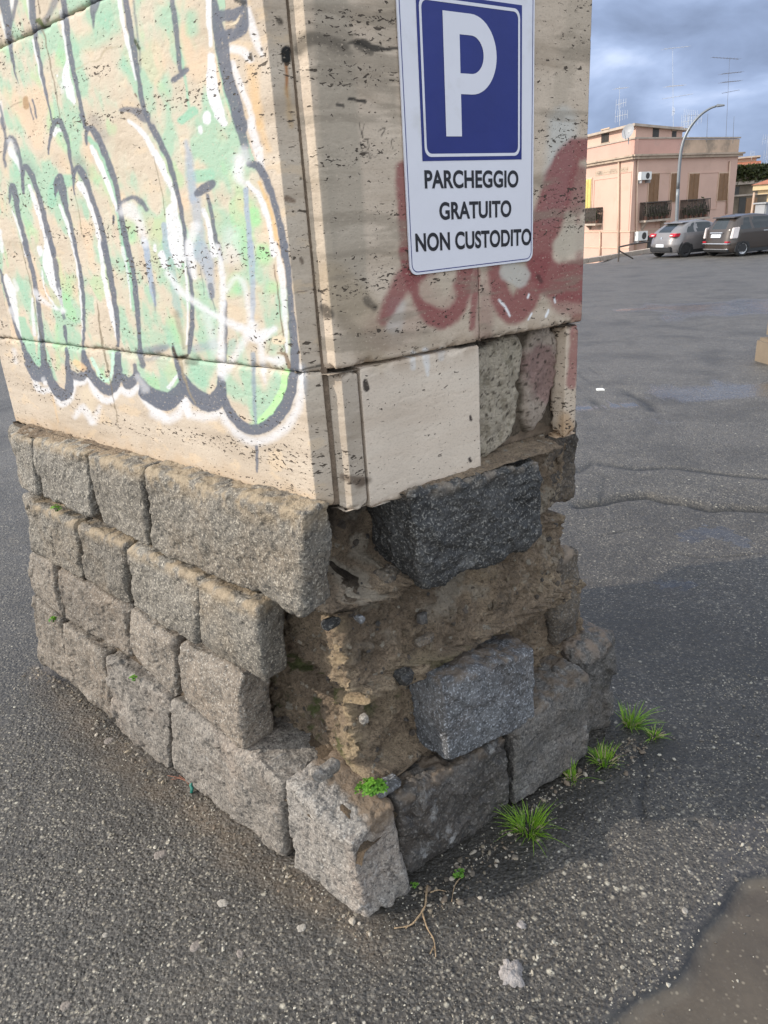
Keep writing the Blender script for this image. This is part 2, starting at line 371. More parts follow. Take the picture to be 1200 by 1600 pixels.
class Paint:
    def __init__(s, P): s.P = P; s.C = np.zeros((len(P), 3)); s.A = np.zeros(len(P))
    def over(s, idx, col, a):
        A0 = s.A[idx]; A1 = a+A0*(1-a); m = np.maximum(A1, 1e-6)
        s.C[idx] = (np.asarray(col)*a[:, None]+s.C[idx]*(A0*(1-a))[:, None])/m[:, None]; s.A[idx] = A1
    def st(s, z, pts, w, col, alpha=1.0, soft=1.3):
        ox, oy, sc = z; pts = [(ox+x/sc, oy+y/sc) for x, y in pts]
        w = [q/sc for q in w] if hasattr(w, '__len__') else w/sc
        idx, c = stroke_cov(s.P, pts, w, soft)
        if c is not None: s.over(idx, col, c*alpha)
    def rgba(s): return np.concatenate([s.C, s.A[:, None]], 1)
ZA, ZB, ZC, ZD, ZE, ZF = (0, 0, 4.615), (240, 0, 4.615), (0, 180, 4.615), (240, 180, 4.615), (0, 380, 4.615), (240, 380, 4.615)
PXZ = (0, 0, 1.0); Z3 = (430, 0, 2.4); Z4 = (430, 400, 2.4)
def inpoly(P, poly):
    poly = np.array(poly, float); ins = np.zeros(len(P), bool); j = len(poly)-1
    for i in range(len(poly)):
        a, b = poly[i], poly[j]
        c = ((a[1] > P[:, 1]) != (b[1] > P[:, 1])) & (P[:, 0] < (b[0]-a[0])*(P[:, 1]-a[1])/(b[1]-a[1]+1e-12)+a[0]); ins ^= c; j = i
    return ins
INK = (0.10, 0.11, 0.14); INKD = (0.055, 0.06, 0.075); WHT = (0.56, 0.56, 0.585); BLUE = (0.27, 0.32, 0.40); GRN = (0.235, 0.415, 0.305); GRS = (0.26, 0.50, 0.25); LGR = (0.40, 0.57, 0.48)
CREAM = (0.56, 0.47, 0.345); OCH = (0.56, 0.36, 0.17)
def paint_left(Pw, uz):
    P = projv(Pw); n3 = np.stack([uz[:, 0], uz[:, 1], np.zeros(len(uz))], 1)
    P = P+np.stack([fbm(n3, 45, 2, seed=5), fbm(n3, 45, 2, seed=9)], 1)*1.6
    p = Paint(P); al = np.arange(len(P))
    body = inpoly(P, [(-900, 250), (-60, 330), (0, 430), (20, 540), (50, 585), (100, 600), (128, 585), (170, 600), (215, 590), (260, 622), (300, 612), (340, 632), (400, 672), (440, 640), (458, 560), (452, 420), (405, 275), (375, 180), (352, 60), (348, -900), (-900, -900)])
    # sprayed ground colours of the letters
    f = fbm(n3*np.array([1, 0.75, 1]), 8.0, 4, 0.55, 21)*1.25; f2 = fbm(n3, 14, 3, 0.5, 33)
    p.over(al, (0.53, 0.46, 0.355), body*0.3)
    p.over(al, (.44, .475, .385), body*.30*sstep(-.5, .1, f)); p.over(al, GRN, body*np.clip(sstep(-0.12, 0.42, f+0.3*f2)*0.72, 0, 1))
    p.over(al, GRS, body*sstep(0.32, 0.6, fbm(n3, 9, 3, 0.5, 55)+0.0)*0.45)
    p.over(al, (0.62, 0.42, 0.27), body*sstep(0.22, 0.55, fbm(n3, 7, 3, 0.5, 66))*0.35)
    
    # green shapes
    for z, pts, w, c, a, so in [
        (ZA, [(640, 120), (780, 160), (720, 260), (560, 340)], [60, 150, 130, 90], GRN, .6, 9), (ZA, [(900, 470), (930, 500)], 90, GRN, .6, 8), (ZB, [(270, 110), (280, 220)], 80, GRN, .7, 8),
        (ZB, [(430, 0), (450, 300), (490, 560), (560, 800), (600, 915)], [18, 20, 24, 26, 24], GRN, .9, 1.5), (ZB, [(190, 340), (225, 560), (255, 780)], [14, 18, 20], GRN, .8, 1.5),
        (ZB, [(200, 870), (290, 800)], [55, 70], GRN, .95, 1.5), (ZD, [(320, 440), (400, 430)], [100, 90], GRN, .9, 3), (ZD, [(725, 700), (740, 760)], 80, GRS, .85, 4), (ZD, [(790, 980)], 110, GRS, .7, 6),
        (ZC, [(370, 640), (390, 540), (430, 480), (500, 470)], [60, 90, 80, 90], GRN, .85, 3), (ZC, [(640, 170), (720, 260), (800, 480), (850, 700), (880, 880), (910, 1010)], [46, 34, 34, 32, 36, 36], GRN, .9, 1.5),
        (ZC, [(100, 300), (130, 420)], 60, GRN, .6, 5), (ZE, [(890, 0), (940, 250), (965, 480)], [44, 40, 26], GRN, .85, 2), (ZE, [(170, 300), (160, 420)], 90, GRN, .5, 8),
        (ZE, [(150, 560), (200, 700), (240, 820), (280, 850), (285, 700)], [70, 90, 60, 40, 20], GRN, .85, 2), (ZE, [(660, 830), (740, 980), (800, 960), (815, 800)], [24, 24, 24, 26], LGR, .9, 1.5),
        (ZE, [(410, 600), (420, 900)], 30, GRS, .4, 4), (ZE, [(1040, 660), (1190, 700)], [90, 110], GRN, .6, 6), (ZE, [(480, 380), (510, 260)], 70, GRS, .45, 7),
        (ZF, [(130, 560), (190, 700)], [60, 60], GRS, .5, 7), (ZF, [(60, 860), (140, 960)], 90, GRN, .4, 8), (ZF, [(290, 850), (330, 1000), (420, 900)], [90, 90, 70], GRN, .6, 6), (ZF, [(520, 1000), (600, 1080)], [130, 110], GRN, .7, 7),
        (ZF, [(800, 100)], 110, GRS, .6, 7), (ZF, [(860, 320)], 90, GRS, .6, 7), (ZF, [(960, 930), (920, 1090), (830, 1220), (740, 1300)], [50, 56, 50, 20], (0.38, 0.66, 0.28), .8, 2), (ZF, [(570, 340), (590, 260)], 90, GRS, .5, 8),
        (ZF, [(960, 200), (985, 480), (990, 760)], [8, 10, 10], GRS, .6, 1)]:
        p.st(z, pts, w, c, a, so)
    for z, pts, w, a, so in [   # cream and ochre runs along the corner
        (ZB, [(690, 480), (730, 700), (760, 900)], [60, 80, 70], .5, 6), (ZD, [(760, 60), (830, 250)], [50, 40], .5, 5), (ZD, [(760, 480), (840, 680), (890, 900), (905, 1010)], [24, 30, 34, 36], .75, 2), (ZE, [(640, 1090), (650, 1200)], [120, 60], .45, 6)]:
        p.st(z, pts, w, OCH if z is not ZE else CREAM, a, so)
    W = WHT
    for z, pts, w, a, so in [
        (ZA, [(205, 0), (215, 100), (228, 190)], [26, 26, 16], .8, 1.2), (ZA, [(240, 290), (270, 430), (300, 560), (335, 700)], [20, 24, 22, 12], .85, 1.2), (ZA, [(440, 80), (475, 330), (492, 450)], [22, 26, 26], .9, 1.2),
        (ZA, [(485, 440), (478, 560), (505, 670), (535, 745)], [24, 62, 62, 20], .95, 1.2), (ZA, [(860, 0), (890, 180), (930, 350), (978, 570)], [28, 30, 30, 16], .9, 1.2), (ZA, [(412, 545)], 18, .9, 1), (ZA, [(20, 120), (70, 340)], [60, 14], .6, 2),
        (ZA, [(90, 0), (80, 60)], 30, .7, 2), (ZA, [(0, 740), (20, 880)], 24, .6, 2), (ZA, [(445, 600), (450, 660)], 24, .5, 3),
        (ZB, [(395, 0), (400, 150), (412, 330)], [38, 36, 26], .95, 1.2), (ZB, [(415, 400), (425, 640), (462, 780), (512, 885)], [50, 84, 84, 30], .95, 1.2), (ZB, [(380, 850)], 56, .9, 1), (ZB, [(560, 350), (640, 370), (700, 430)], [60, 70, 50], .8, 3),
        (ZB, [(680, 60), (725, 250), (780, 400)], [36, 70, 26], .75, 3), (ZB, [(570, 450), (620, 600), (690, 780), (720, 915)], [40, 44, 44, 40], .75, 2),
        (ZC, [(60, 240), (90, 280), (140, 370), (150, 420)], [30, 56, 22, 8], .85, 2), (ZC, [(212, 510), (260, 650), (310, 800), (355, 960)], [24, 36, 38, 40], .9, 1.2), (ZC, [(90, 690), (150, 860), (190, 1010)], [12, 20, 22], .85, 1.2),
        (ZC, [(392, 140), (410, 105), (440, 110)], [24, 40, 20], .95, 1.2), (ZC, [(430, 650), (490, 800), (548, 1010)], [20, 28, 24], .95, 1.2), (ZC, [(575, 500), (640, 620), (700, 820), (735, 1010)], [50, 34, 32, 28], .95, 1.2),
        (ZC, [(660, 230), (740, 400), (800, 560), (845, 690)], [36, 38, 30, 20], .95, 1.2), (ZC, [(930, 40), (1030, 130), (1090, 230), (1200, 460)], [26, 40, 40, 36], .9, 1.5), (ZC, [(1115, 960)], 28, .9, 1), (ZC, [(0, 830), (14, 980)], 26, .8, 1.2),
        (ZC, [(288, 980)], 36, .8, 1.2), (ZC, [(340, 990), (345, 1010)], 50, .85, 1.2),
        (ZD, [(20, 260), (90, 430), (140, 560), (150, 660)], [22, 40, 34, 46], .9, 1.2), (ZD, [(130, 680), (150, 850), (185, 1010)], [80, 118, 110], .92, 1.5), (ZD, [(360, 680), (400, 800), (435, 1010)], [30, 36, 40], .95, 1.2),
        (ZD, [(620, 320), (610, 430), (650, 500)], [70, 60, 40], .7, 5), (ZD, [(680, 490), (770, 600), (825, 760), (850, 900), (862, 1010)], [36, 42, 34, 30, 36], .9, 1.5), (ZD, [(385, 0), (385, 40)], 56, .95, 1), (ZD, [(460, 0), (510, 60)], 46, .95, 1),
        (ZD, [(335, 90), (337, 120)], 34, .9, 1), (ZD, [(690, 40), (750, 240), (780, 400)], [40, 70, 40], .75, 2.5),
        (ZE, [(40, 240), (80, 350), (120, 560), (152, 700)], [36, 64, 40, 12], .85, 1.5), (ZE, [(100, 260), (120, 330)], [10, 40], .6, 2), (ZE, [(345, 30), (350, 150), (400, 320), (440, 410)], [60, 84, 60, 14], .92, 1.3), (ZE, [(300, 200), (330, 350), (410, 470)], [10, 10, 14], .8, 1),
        (ZE, [(720, 30), (760, 300), (810, 520), (850, 700)], [28, 34, 44, 20], .9, 1.3), (ZE, [(540, 60), (575, 300), (590, 500), (595, 690)], [22, 20, 16, 10], .9, 1), (ZE, [(230, 400), (240, 560), (250, 660)], [16, 26, 20], .8, 1.2), (ZE, [(190, 20), (235, 220), (265, 420), (280, 700)], [10, 14, 10, 10], .8, 1),
        (ZE, [(285, 30), (290, 80)], 34, .85, 1.2), (ZE, [(1165, 80), (1190, 160)], 52, .95, 1), (ZE, [(1115, 20), (1117, 50)], 24, .95, 1),
        (ZE, [(880, 30), (925, 250), (945, 470)], [20, 14, 10], .7, 1),
        (ZE, [(230, 930), (290, 1060), (380, 1060), (440, 1160), (510, 1110), (530, 1010)], 44, .8, 3), (ZE, [(520, 1000), (600, 1000), (620, 920)], [44, 44, 24], .8, 3), (ZE, [(620, 930), (700, 1090), (790, 1135), (870, 1060), (940, 1085), (1000, 1040), (1060, 1150), (1200, 1260)], 48, .85, 3),
        (ZE, [(540, 1250), (600, 1190), (660, 1290)], [30, 60, 40], .7, 4), (ZE, [(720, 1180), (680, 1290)], [30, 50], .6, 4), (ZE, [(100, 770), (112, 860)], 34, .5, 3), (ZE, [(300, 960), (330, 1010)], [50, 40], .7, 2),
        (ZF, [(0, 1230), (100, 1270), (180, 1230), (230, 1140), (260, 1230), (400, 1250), (490, 1230), (560, 1330), (680, 1420), (800, 1420), (950, 1330), (1040, 1180), (1070, 1000), (1065, 900)], 60, .75, 6),
        (ZF, [(220, 1140), (250, 1240)], 40, .8, 3), (ZF, [(70, 80), (80, 150)], [60, 60], .95, 1), (ZF, [(110, 20), (180, 160)], [60, 40], .95, 1), (ZF, [(110, 1040), (180, 940)], [30, 20], .85, 1), (ZF, [(222, 50), (245, 400), (240, 730)], [18, 14, 14], .85, 1),
        (ZF, [(880, 0), (920, 200), (945, 500), (960, 780)], [30, 50, 36, 24], .8, 1.5), (ZF, [(820, 830), (900, 850), (950, 830)], [30, 80, 50], .75, 4)]:
        p.st(z, pts, w, W, a, so)
    for z, pts, w, c, a, so in [  # thin greys and bluish sprays below the ink
        (ZD, [(235, 190), (260, 350), (275, 520), (285, 600)], [20, 60, 64, 60], BLUE, .75, 4), (ZD, [(665, 540), (670, 650), (685, 800), (700, 1010)], [40, 34, 36, 42], BLUE, .9, 1.5), (ZD, [(75, 790), (90, 950), (112, 1010)], [36, 40, 40], BLUE, .8, 1.5), (ZD, [(300, 600), (320, 740), (340, 900)], [80, 70, 60], BLUE, .6, 4),
        (ZC, [(1040, 900), (1062, 1010)], 42, BLUE, .7, 2.5), (ZE, [(1050, 0), (1075, 180), (1105, 380), (1122, 450)], [44, 40, 34, 12], BLUE, .95, 1.8), (ZE, [(1000, 790), (1100, 760), (1200, 745)], 44, (0.16, 0.19, 0.22), .6, 3), (ZE, [(1010, 800), (1060, 840), (1140, 820)], 34, (0.16, .19, .22), .5, 3),
        (ZF, [(700, 0), (715, 300), (712, 560)], [46, 40, 30], BLUE, .75, 2), (ZF, [(720, 800), (722, 1050), (736, 1300)], [32, 28, 22], (0.2, .24, .29), .8, 2), (ZF, [(330, 60), (390, 160), (420, 380)], [150, 90, 40], BLUE, .75, 4), (ZF, [(80, 0), (130, 180), (165, 420), (190, 520)], [40, 46, 60, 40], (0.25, 0.36, 0.34), .7, 2),
        (ZF, [(160, 500), (190, 620), (222, 760)], [40, 40, 20], (0.22, 0.2, 0.15), .6, 3), (ZF, [(0, 780), (80, 760)], 44, (0.16, .19, .22), .6, 2.5), (ZF, [(300, 760), (440, 730)], [60, 70], (0.24, .28, .32), .55, 4), (ZF, [(555, 780), (570, 720)], 60, (0.25, .4, .35), .6, 3)]:
        p.st(z, pts, w, c, a, so)
    for z, pts, w, a, so in [
        (ZA, [(30, 0), (55, 150), (62, 230), (76, 330), (100, 480), (130, 605)], [84, 64, 46, 28, 20, 6], .95, 1.2), (ZA, [(118, 0), (95, 110), (62, 230)], [30, 30, 30], .85, 1.5), (ZA, [(228, 0), (240, 150), (258, 270)], [46, 54, 34], .95, 1.2),
        (ZA, [(255, 270), (300, 500), (340, 720), (380, 880)], [26, 24, 20, 16], .95, 1.1), (ZA, [(400, 0), (350, 110), (290, 210)], [46, 44, 60], .7, 2.5), (ZA, [(455, 0), (470, 100), (500, 350), (540, 560), (580, 750), (612, 920)], [46, 42, 36, 34, 28, 22], .95, 1.1),
        (ZA, [(685, 0), (672, 110), (676, 200)], [80, 34, 6], .9, 1.4), (ZA, [(905, 0), (940, 200), (980, 450), (1008, 620), (1030, 760), (1085, 915)], [44, 44, 38, 34, 34, 34], .95, 1.2), (ZA, [(960, 0), (985, 200), (1000, 330), (1015, 520)], [16, 14, 16, 10], .6, 1.5),
        (ZA, [(875, 790), (960, 795), (1045, 840)], [34, 50, 90], .85, 1.5), (ZA, [(235, 720), (265, 855)], [16, 12], .95, 1), (ZA, [(210, 740), (240, 862)], [10, 10], .9, 1), (ZA, [(0, 760), (34, 920)], [12, 22], .8, 1.2),
        (ZB, [(135, 0), (160, 200), (190, 500)], [36, 38, 34], .92, 1.2), (ZB, [(145, 578), (235, 505)], [42, 44], .95, 1.2), (ZB, [(435, 0), (455, 150), (490, 320), (530, 550), (590, 750), (640, 920)], [44, 70, 100, 92, 92, 84], .96, 1.2),
        (ZB, [(480, 115), (560, 105), (640, 70)], [90, 80, 60], .95, 1.2), (ZB, [(480, 270), (590, 245), (655, 190), (662, 80), (650, 0)], [100, 90, 60, 40, 44], .96, 1.2), (ZB, [(610, 150), (640, 200)], [80, 60], .9, 1.5),
        (ZD, [(600, 0), (635, 130), (662, 230)], [84, 66, 50], .9, 1.6), (ZD, [(660, 240), (670, 300)], [56, 60], .5, 4), (ZD, [(690, 350), (760, 375), (825, 500), (885, 680), (925, 850), (948, 1010)], [46, 62, 52, 46, 50, 52], .97, 1.2),
        (ZD, [(-10, 90), (60, 220), (120, 360), (170, 550), (205, 720), (225, 850), (236, 1010)], [50, 44, 38, 34, 32, 36, 28], .96, 1.1), (ZD, [(312, 565), (365, 530), (425, 490)], [50, 74, 56], .95, 1.3), (ZD, [(390, 580), (420, 720), (450, 900), (476, 1010)], [24, 30, 30, 24], .92, 1.1),
        (ZC, [(10, 20), (40, 160), (56, 200)], [20, 18, 10], .85, 1.2), (ZC, [(40, 370), (30, 290), (50, 200), (80, 160), (115, 220), (150, 350), (168, 560)], [18, 26, 34, 40, 34, 24, 16], .9, 1.5),
        (ZC, [(172, 560), (165, 420), (185, 370), (240, 460), (290, 620), (330, 780), (370, 930), (392, 1010)], [12, 28, 44, 40, 36, 40, 36, 34], .95, 1.2), (ZC, [(68, 630), (75, 540), (92, 510), (115, 600), (130, 700), (170, 860), (212, 1010)], [12, 30, 46, 46, 34, 32, 28], .96, 1.2),
        (ZC, [(350, 280), (362, 160), (395, 55), (440, 55), (490, 200), (515, 360), (530, 440)], [14, 24, 38, 42, 32, 24, 18], .95, 1.2), (ZC, [(537, 570), (530, 430), (560, 380), (600, 430), (650, 560), (700, 700), (745, 860), (772, 1010)], [12, 24, 42, 52, 38, 34, 36, 34], .96, 1.2),
        (ZC, [(400, 590), (410, 500), (428, 445), (446, 530), (470, 640), (510, 780), (540, 930), (556, 1010)], [10, 44, 48, 60, 40, 26, 26, 22], .96, 1.2), (ZC, [(580, 0), (616, 85)], 24, .95, 1.1),
        (ZC, [(625, 215), (620, 130), (650, 95), (700, 150), (770, 310), (830, 480), (855, 600), (872, 720), (900, 860), (930, 1010)], [12, 28, 42, 50, 44, 40, 36, 38, 44, 40], .96, 1.2), (ZC, [(845, 690), (880, 630), (950, 592), (1010, 620), (1055, 680)], [12, 26, 30, 40, 34], .9, 1.5), (ZC, [(820, 730), (823, 778)], 16, .95, 1),
        (ZE, [(0, 190), (40, 350), (80, 480), (110, 600), (150, 700), (195, 820)], [16, 20, 20, 20, 22, 44], .95, 1.1), (ZE, [(190, 810), (245, 925), (300, 945), (330, 880)], [44, 90, 110, 60], .97, 1.2), (ZE, [(175, 0), (230, 180), (260, 330), (285, 520), (302, 680), (312, 800), (330, 920)], [32, 34, 34, 32, 40, 40, 60], .95, 1.1),
        (ZE, [(365, 0), (400, 150), (420, 300), (447, 440)], [34, 36, 30, 16], .9, 1.3), (ZE, [(468, 600), (471, 660), (487, 725)], [26, 22, 5], .95, 1), (ZE, [(540, 0), (578, 200), (602, 400), (606, 560), (600, 750)], [18, 26, 28, 22, 20], .96, 1.1), (ZE, [(455, 500), (462, 540)], 20, .8, 1),
        (ZE, [(340, 900), (380, 1020), (450, 1095), (500, 1050), (490, 900), (480, 760)], [50, 62, 90, 62, 42, 26], .97, 1.2), (ZE, [(500, 930), (560, 965), (610, 935), (600, 790)], [40, 60, 60, 30], .9, 1.5), (ZE, [(600, 780), (650, 930), (720, 1020), (790, 1060), (845, 980), (850, 800)], [30, 58, 70, 76, 66, 46], .97, 1.2),
        (ZE, [(750, 0), (790, 200), (820, 380), (845, 560), (852, 740)], [48, 44, 40, 36, 18], .96, 1.1), (ZE, [(880, 960), (930, 1010), (985, 950)], [50, 86, 50], .95, 1.2), (ZE, [(972, 880), (980, 940)], [30, 40], .9, 1.5), (ZE, [(920, 0), (960, 200), (985, 420), (1000, 600), (1010, 765)], [28, 34, 36, 32, 26], .96, 1.1),
        (ZE, [(1005, 780), (1030, 880)], [40, 44], .9, 1.4), (ZE, [(1010, 980), (1080, 1085), (1200, 1145)], [40, 104, 126], .95, 1.4), (ZF, [(-60, 1080), (0, 1115), (90, 1145), (170, 1090), (210, 1000), (172, 880), (140, 750)], [100, 110, 130, 110, 60, 40, 22], .97, 1.3),
        (ZF, [(205, 960), (260, 1060), (370, 1145), (450, 1135), (488, 1040), (480, 970)], [56, 100, 130, 130, 80, 44], .97, 1.3), (ZF, [(490, 1080), (540, 1200), (620, 1300), (720, 1345), (830, 1310), (920, 1220), (980, 1100), (1010, 950), (1020, 800), (1002, 600), (985, 400), (970, 200), (945, 0)], [50, 62, 70, 80, 86, 88, 82, 72, 66, 56, 46, 44, 40], .96, 1.3),
        (ZF, [(235, 0), (265, 250), (278, 450), (275, 600), (255, 790)], [26, 28, 30, 40, 28], .95, 1.1), (ZF, [(470, 0), (490, 120)], 28, .8, 1.5), (ZF, [(515, 420), (520, 600), (515, 850)], [28, 30, 26], .85, 1.3), (ZF, [(410, 300), (425, 380)], 36, .7, 1.5), (ZF, [(415, 380), (450, 500)], [10, 5], .8, 1), (ZF, [(340, 180), (365, 370)], [8, 5], .7, 1),
        (ZF, [(0, 300), (15, 500)], [26, 6], .6, 1.5)]:
        p.st(z, pts, w, INK, a, so)
    p.st((0, 380, 2.308), [(925, 735), (928, 825)], [12, 9], INK, .9, 1.2)
    # grey overspray beside the ink
    for z, pts, w, a in [(ZC, [(680, 40), (740, 150)], 90, .35), (ZC, [(560, 330), (620, 420)], 80, .35), (ZC, [(190, 340), (240, 420)], 60, .3), (ZA, [(1085, 880), (1095, 920)], 60, .35)]:
        p.st(z, pts, w, INK, a, 7)
    p.st(ZB, [(520, 178), (590, 165), (628, 110)], [14, 24, 6], CREAM, .95, 1.1)
    for z, pts, w, a, so in [  # white mist sprayed over everything
        (ZF, [(100, 210), (200, 350), (380, 480), (520, 560), (690, 640), (760, 690), (870, 620)], [40, 50, 40, 44, 70, 70, 30], .8, 4), (ZF, [(720, 600), (620, 760), (500, 960)], [70, 50, 60], .65, 5), (ZF, [(460, 20), (500, 300), (490, 600), (490, 940)], [36, 46, 44, 60], .8, 3),
        (ZF, [(530, 340), (590, 250), (650, 290), (680, 450), (700, 600)], [30, 36, 40, 40, 50], .6, 4), (ZF, [(770, 690), (790, 900), (805, 1000)], [50, 44, 20], .7, 4), (ZF, [(250, 0), (270, 120), (295, 240)], [50, 60, 40], .8, 3), (ZF, [(380, 500), (430, 700), (450, 800)], [60, 70, 50], .45, 7), (ZF, [(770, 660), (870, 620)], [70, 40], .7, 4),
        (ZC, [(880, 700), (930, 680), (1000, 760), (1050, 930)], [60, 110, 70, 50], .65, 5), (ZC, [(70, 180), (95, 250)], [40, 50], .5, 3), (ZD, [(600, 330), (610, 470)], [90, 60], .45, 7), (ZD, [(300, 800), (270, 900), (250, 1010)], [70, 60, 50], .7, 5), (ZD, [(560, 860), (560, 1010)], [110, 140], .4, 9), (ZD, [(650, 250), (660, 320)], [60, 80], .5, 5),
        (ZE, [(250, 350), (290, 400), (400, 470), (465, 490)], [40, 44, 20, 24], .7, 3), (ZE, [(430, 330), (455, 500)], [20, 24], .6, 2), (ZE, [(80, 480), (110, 560)], [40, 20], .6, 3), (ZE, [(990, 960), (1050, 1050)], [40, 60], .45, 4), (ZE, [(310, 980), (325, 1000)], [30, 20], .5, 2)]:
        p.st(z, pts, w, WHT, a, so)
    # cracks, bolt holes, lichen and damp stains
    for z, pts, w, c, a, so in [
        (ZA, [(300, 190), (330, 300), (370, 500), (410, 700), (430, 850)], [14, 12, 10, 8, 6], (.17, .14, .1), .8, .8), (ZA, [(275, 0), (290, 100)], 12, (.1, .08, .06), .8, .8), (ZA, [(280, 150), (320, 195)], [50, 10], (.06, .08, .02), .95, 1.5), (ZA, [(340, 140), (345, 150)], 26, (.05, .05, .03), .9, 1.5),
        (ZA, [(540, 510), (640, 450), (710, 430), (770, 350), (860, 335)], [6, 8, 16, 26, 6], (.33, .28, .2), .7, 1), (ZA, [(975, 290), (1000, 350)], [24, 24], (.03, .045, .02), .95, 1), (ZA, [(975, 680), (985, 700)], 16, (.1, .04, .03), .9, 1), (ZA, [(185, 710), (190, 770)], 40, (.28, .17, .08), .8, 1.5), (ZA, [(70, 775), (160, 730)], 6, (.15, .12, .09), .8, .8),
        (ZD, [(0, 300), (60, 560), (85, 730)], 6, (.12, .1, .07), .7, .7), (ZC, [(540, 570), (570, 720), (590, 850)], 5, (.12, .12, .07), .7, .7), (ZE, [(700, 420), (720, 600), (745, 760), (790, 960), (810, 1080), (850, 1290)], [6, 16, 22, 9, 8, 6], (.15, .12, .08), .75, .8), (ZE, [(150, 0), (210, 250), (270, 560), (310, 720), (350, 900)], 7, (.1, .09, .06), .6, .8),
        (ZF, [(140, 760), (175, 830), (240, 810)], [22, 34, 24], (.05, .04, .03), .95, 1.2), (ZF, [(190, 830), (230, 1000), (300, 1160)], [30, 16, 6], (.25, .2, .13), .7, 1.2), (ZF, [(250, 850), (310, 860)], [60, 30], (.1, .12, .09), .7, 3), (ZF, [(870, 160), (905, 420), (930, 640), (948, 780)], 8, (.12, .07, .05), .85, .7), (ZF, [(930, 640), (850, 700), (820, 800)], 5, (.2, .16, .12), .8, .7),
        (ZF, [(890, 790), (950, 800), (975, 890)], [10, 30, 30], (.16, .11, .07), .9, 1), (ZF, [(880, 700), (920, 700)], [60, 70], CREAM, .9, 1.5), (ZB, [(600, 0), (650, 20)], 40, (.03, .03, .03), .9, 1.5), (ZB, [(660, 40), (665, 130)], 14, (.12, .12, .12), .8, 1.5), (ZB, [(700, 390), (712, 430)], 22, (.05, .04, .03), .95, 1), (ZB, [(775, 345), (780, 360)], 18, (.05, .04, .03), .95, 1), (ZB, [(740, 480), (730, 800)], [60, 50], OCH, .25, 6),
        (ZB, [(905, 140), (920, 160)], 40, (.05, .04, .03), .9, 1.5), (ZB, [(955, 400), (958, 560), (965, 700)], [30, 22, 10], (.30, .11, .02), .85, 2), (ZB, [(960, 640), (990, 915)], [40, 30], (.42, .27, .12), .5, 4), (ZB, [(955, 365), (957, 430)], [80, 70], (.012, .012, .012), 1, 1.2),
        (ZD, [(960, 600), (1010, 620)], [40, 30], (.14, .09, .06), .8, 1.5), (ZD, [(1060, 460)], 22, (.05, .04, .03), .9, 1), (ZF, [(1060, 110), (1070, 140)], 24, (.1, .07, .05), .8, 1), (ZF, [(1010, 360), (1170, 330)], 7, (.12, .09, .07), .9, .8), (ZF, [(1060, 920), (1200, 880)], [8, 24], (.06, .05, .04), .9, 1.5),
        (ZF, [(1150, 0), (1180, 400), (1200, 800)], [30, 30, 30], (.2, .15, .1), .55, 4), (ZE, [(380, 1100), (420, 1290)], 14, OCH, .4, 2), (ZE, [(545, 860), (600, 900)], [50, 50], (.62, .42, .24), .7, 2)]:
        p.st(z, pts, w, c, a, so)
    g = fbm(n3*np.array([1, 2.2, 1]), 9, 5, 0.6, 91); p.over(al, (0.60, 0.45, 0.29), sstep(0.25, 0.6, g)*0.35*(1-p.A))
    bot = sstep(1.11, 1.045, uz[:, 1]+0.02*fbm(n3, 20, 3, seed=3)); p.over(al, (0.40, 0.28, 0.17), bot*0.6)
    return p.rgba()
RED = (0.25, 0.078, 0.075)
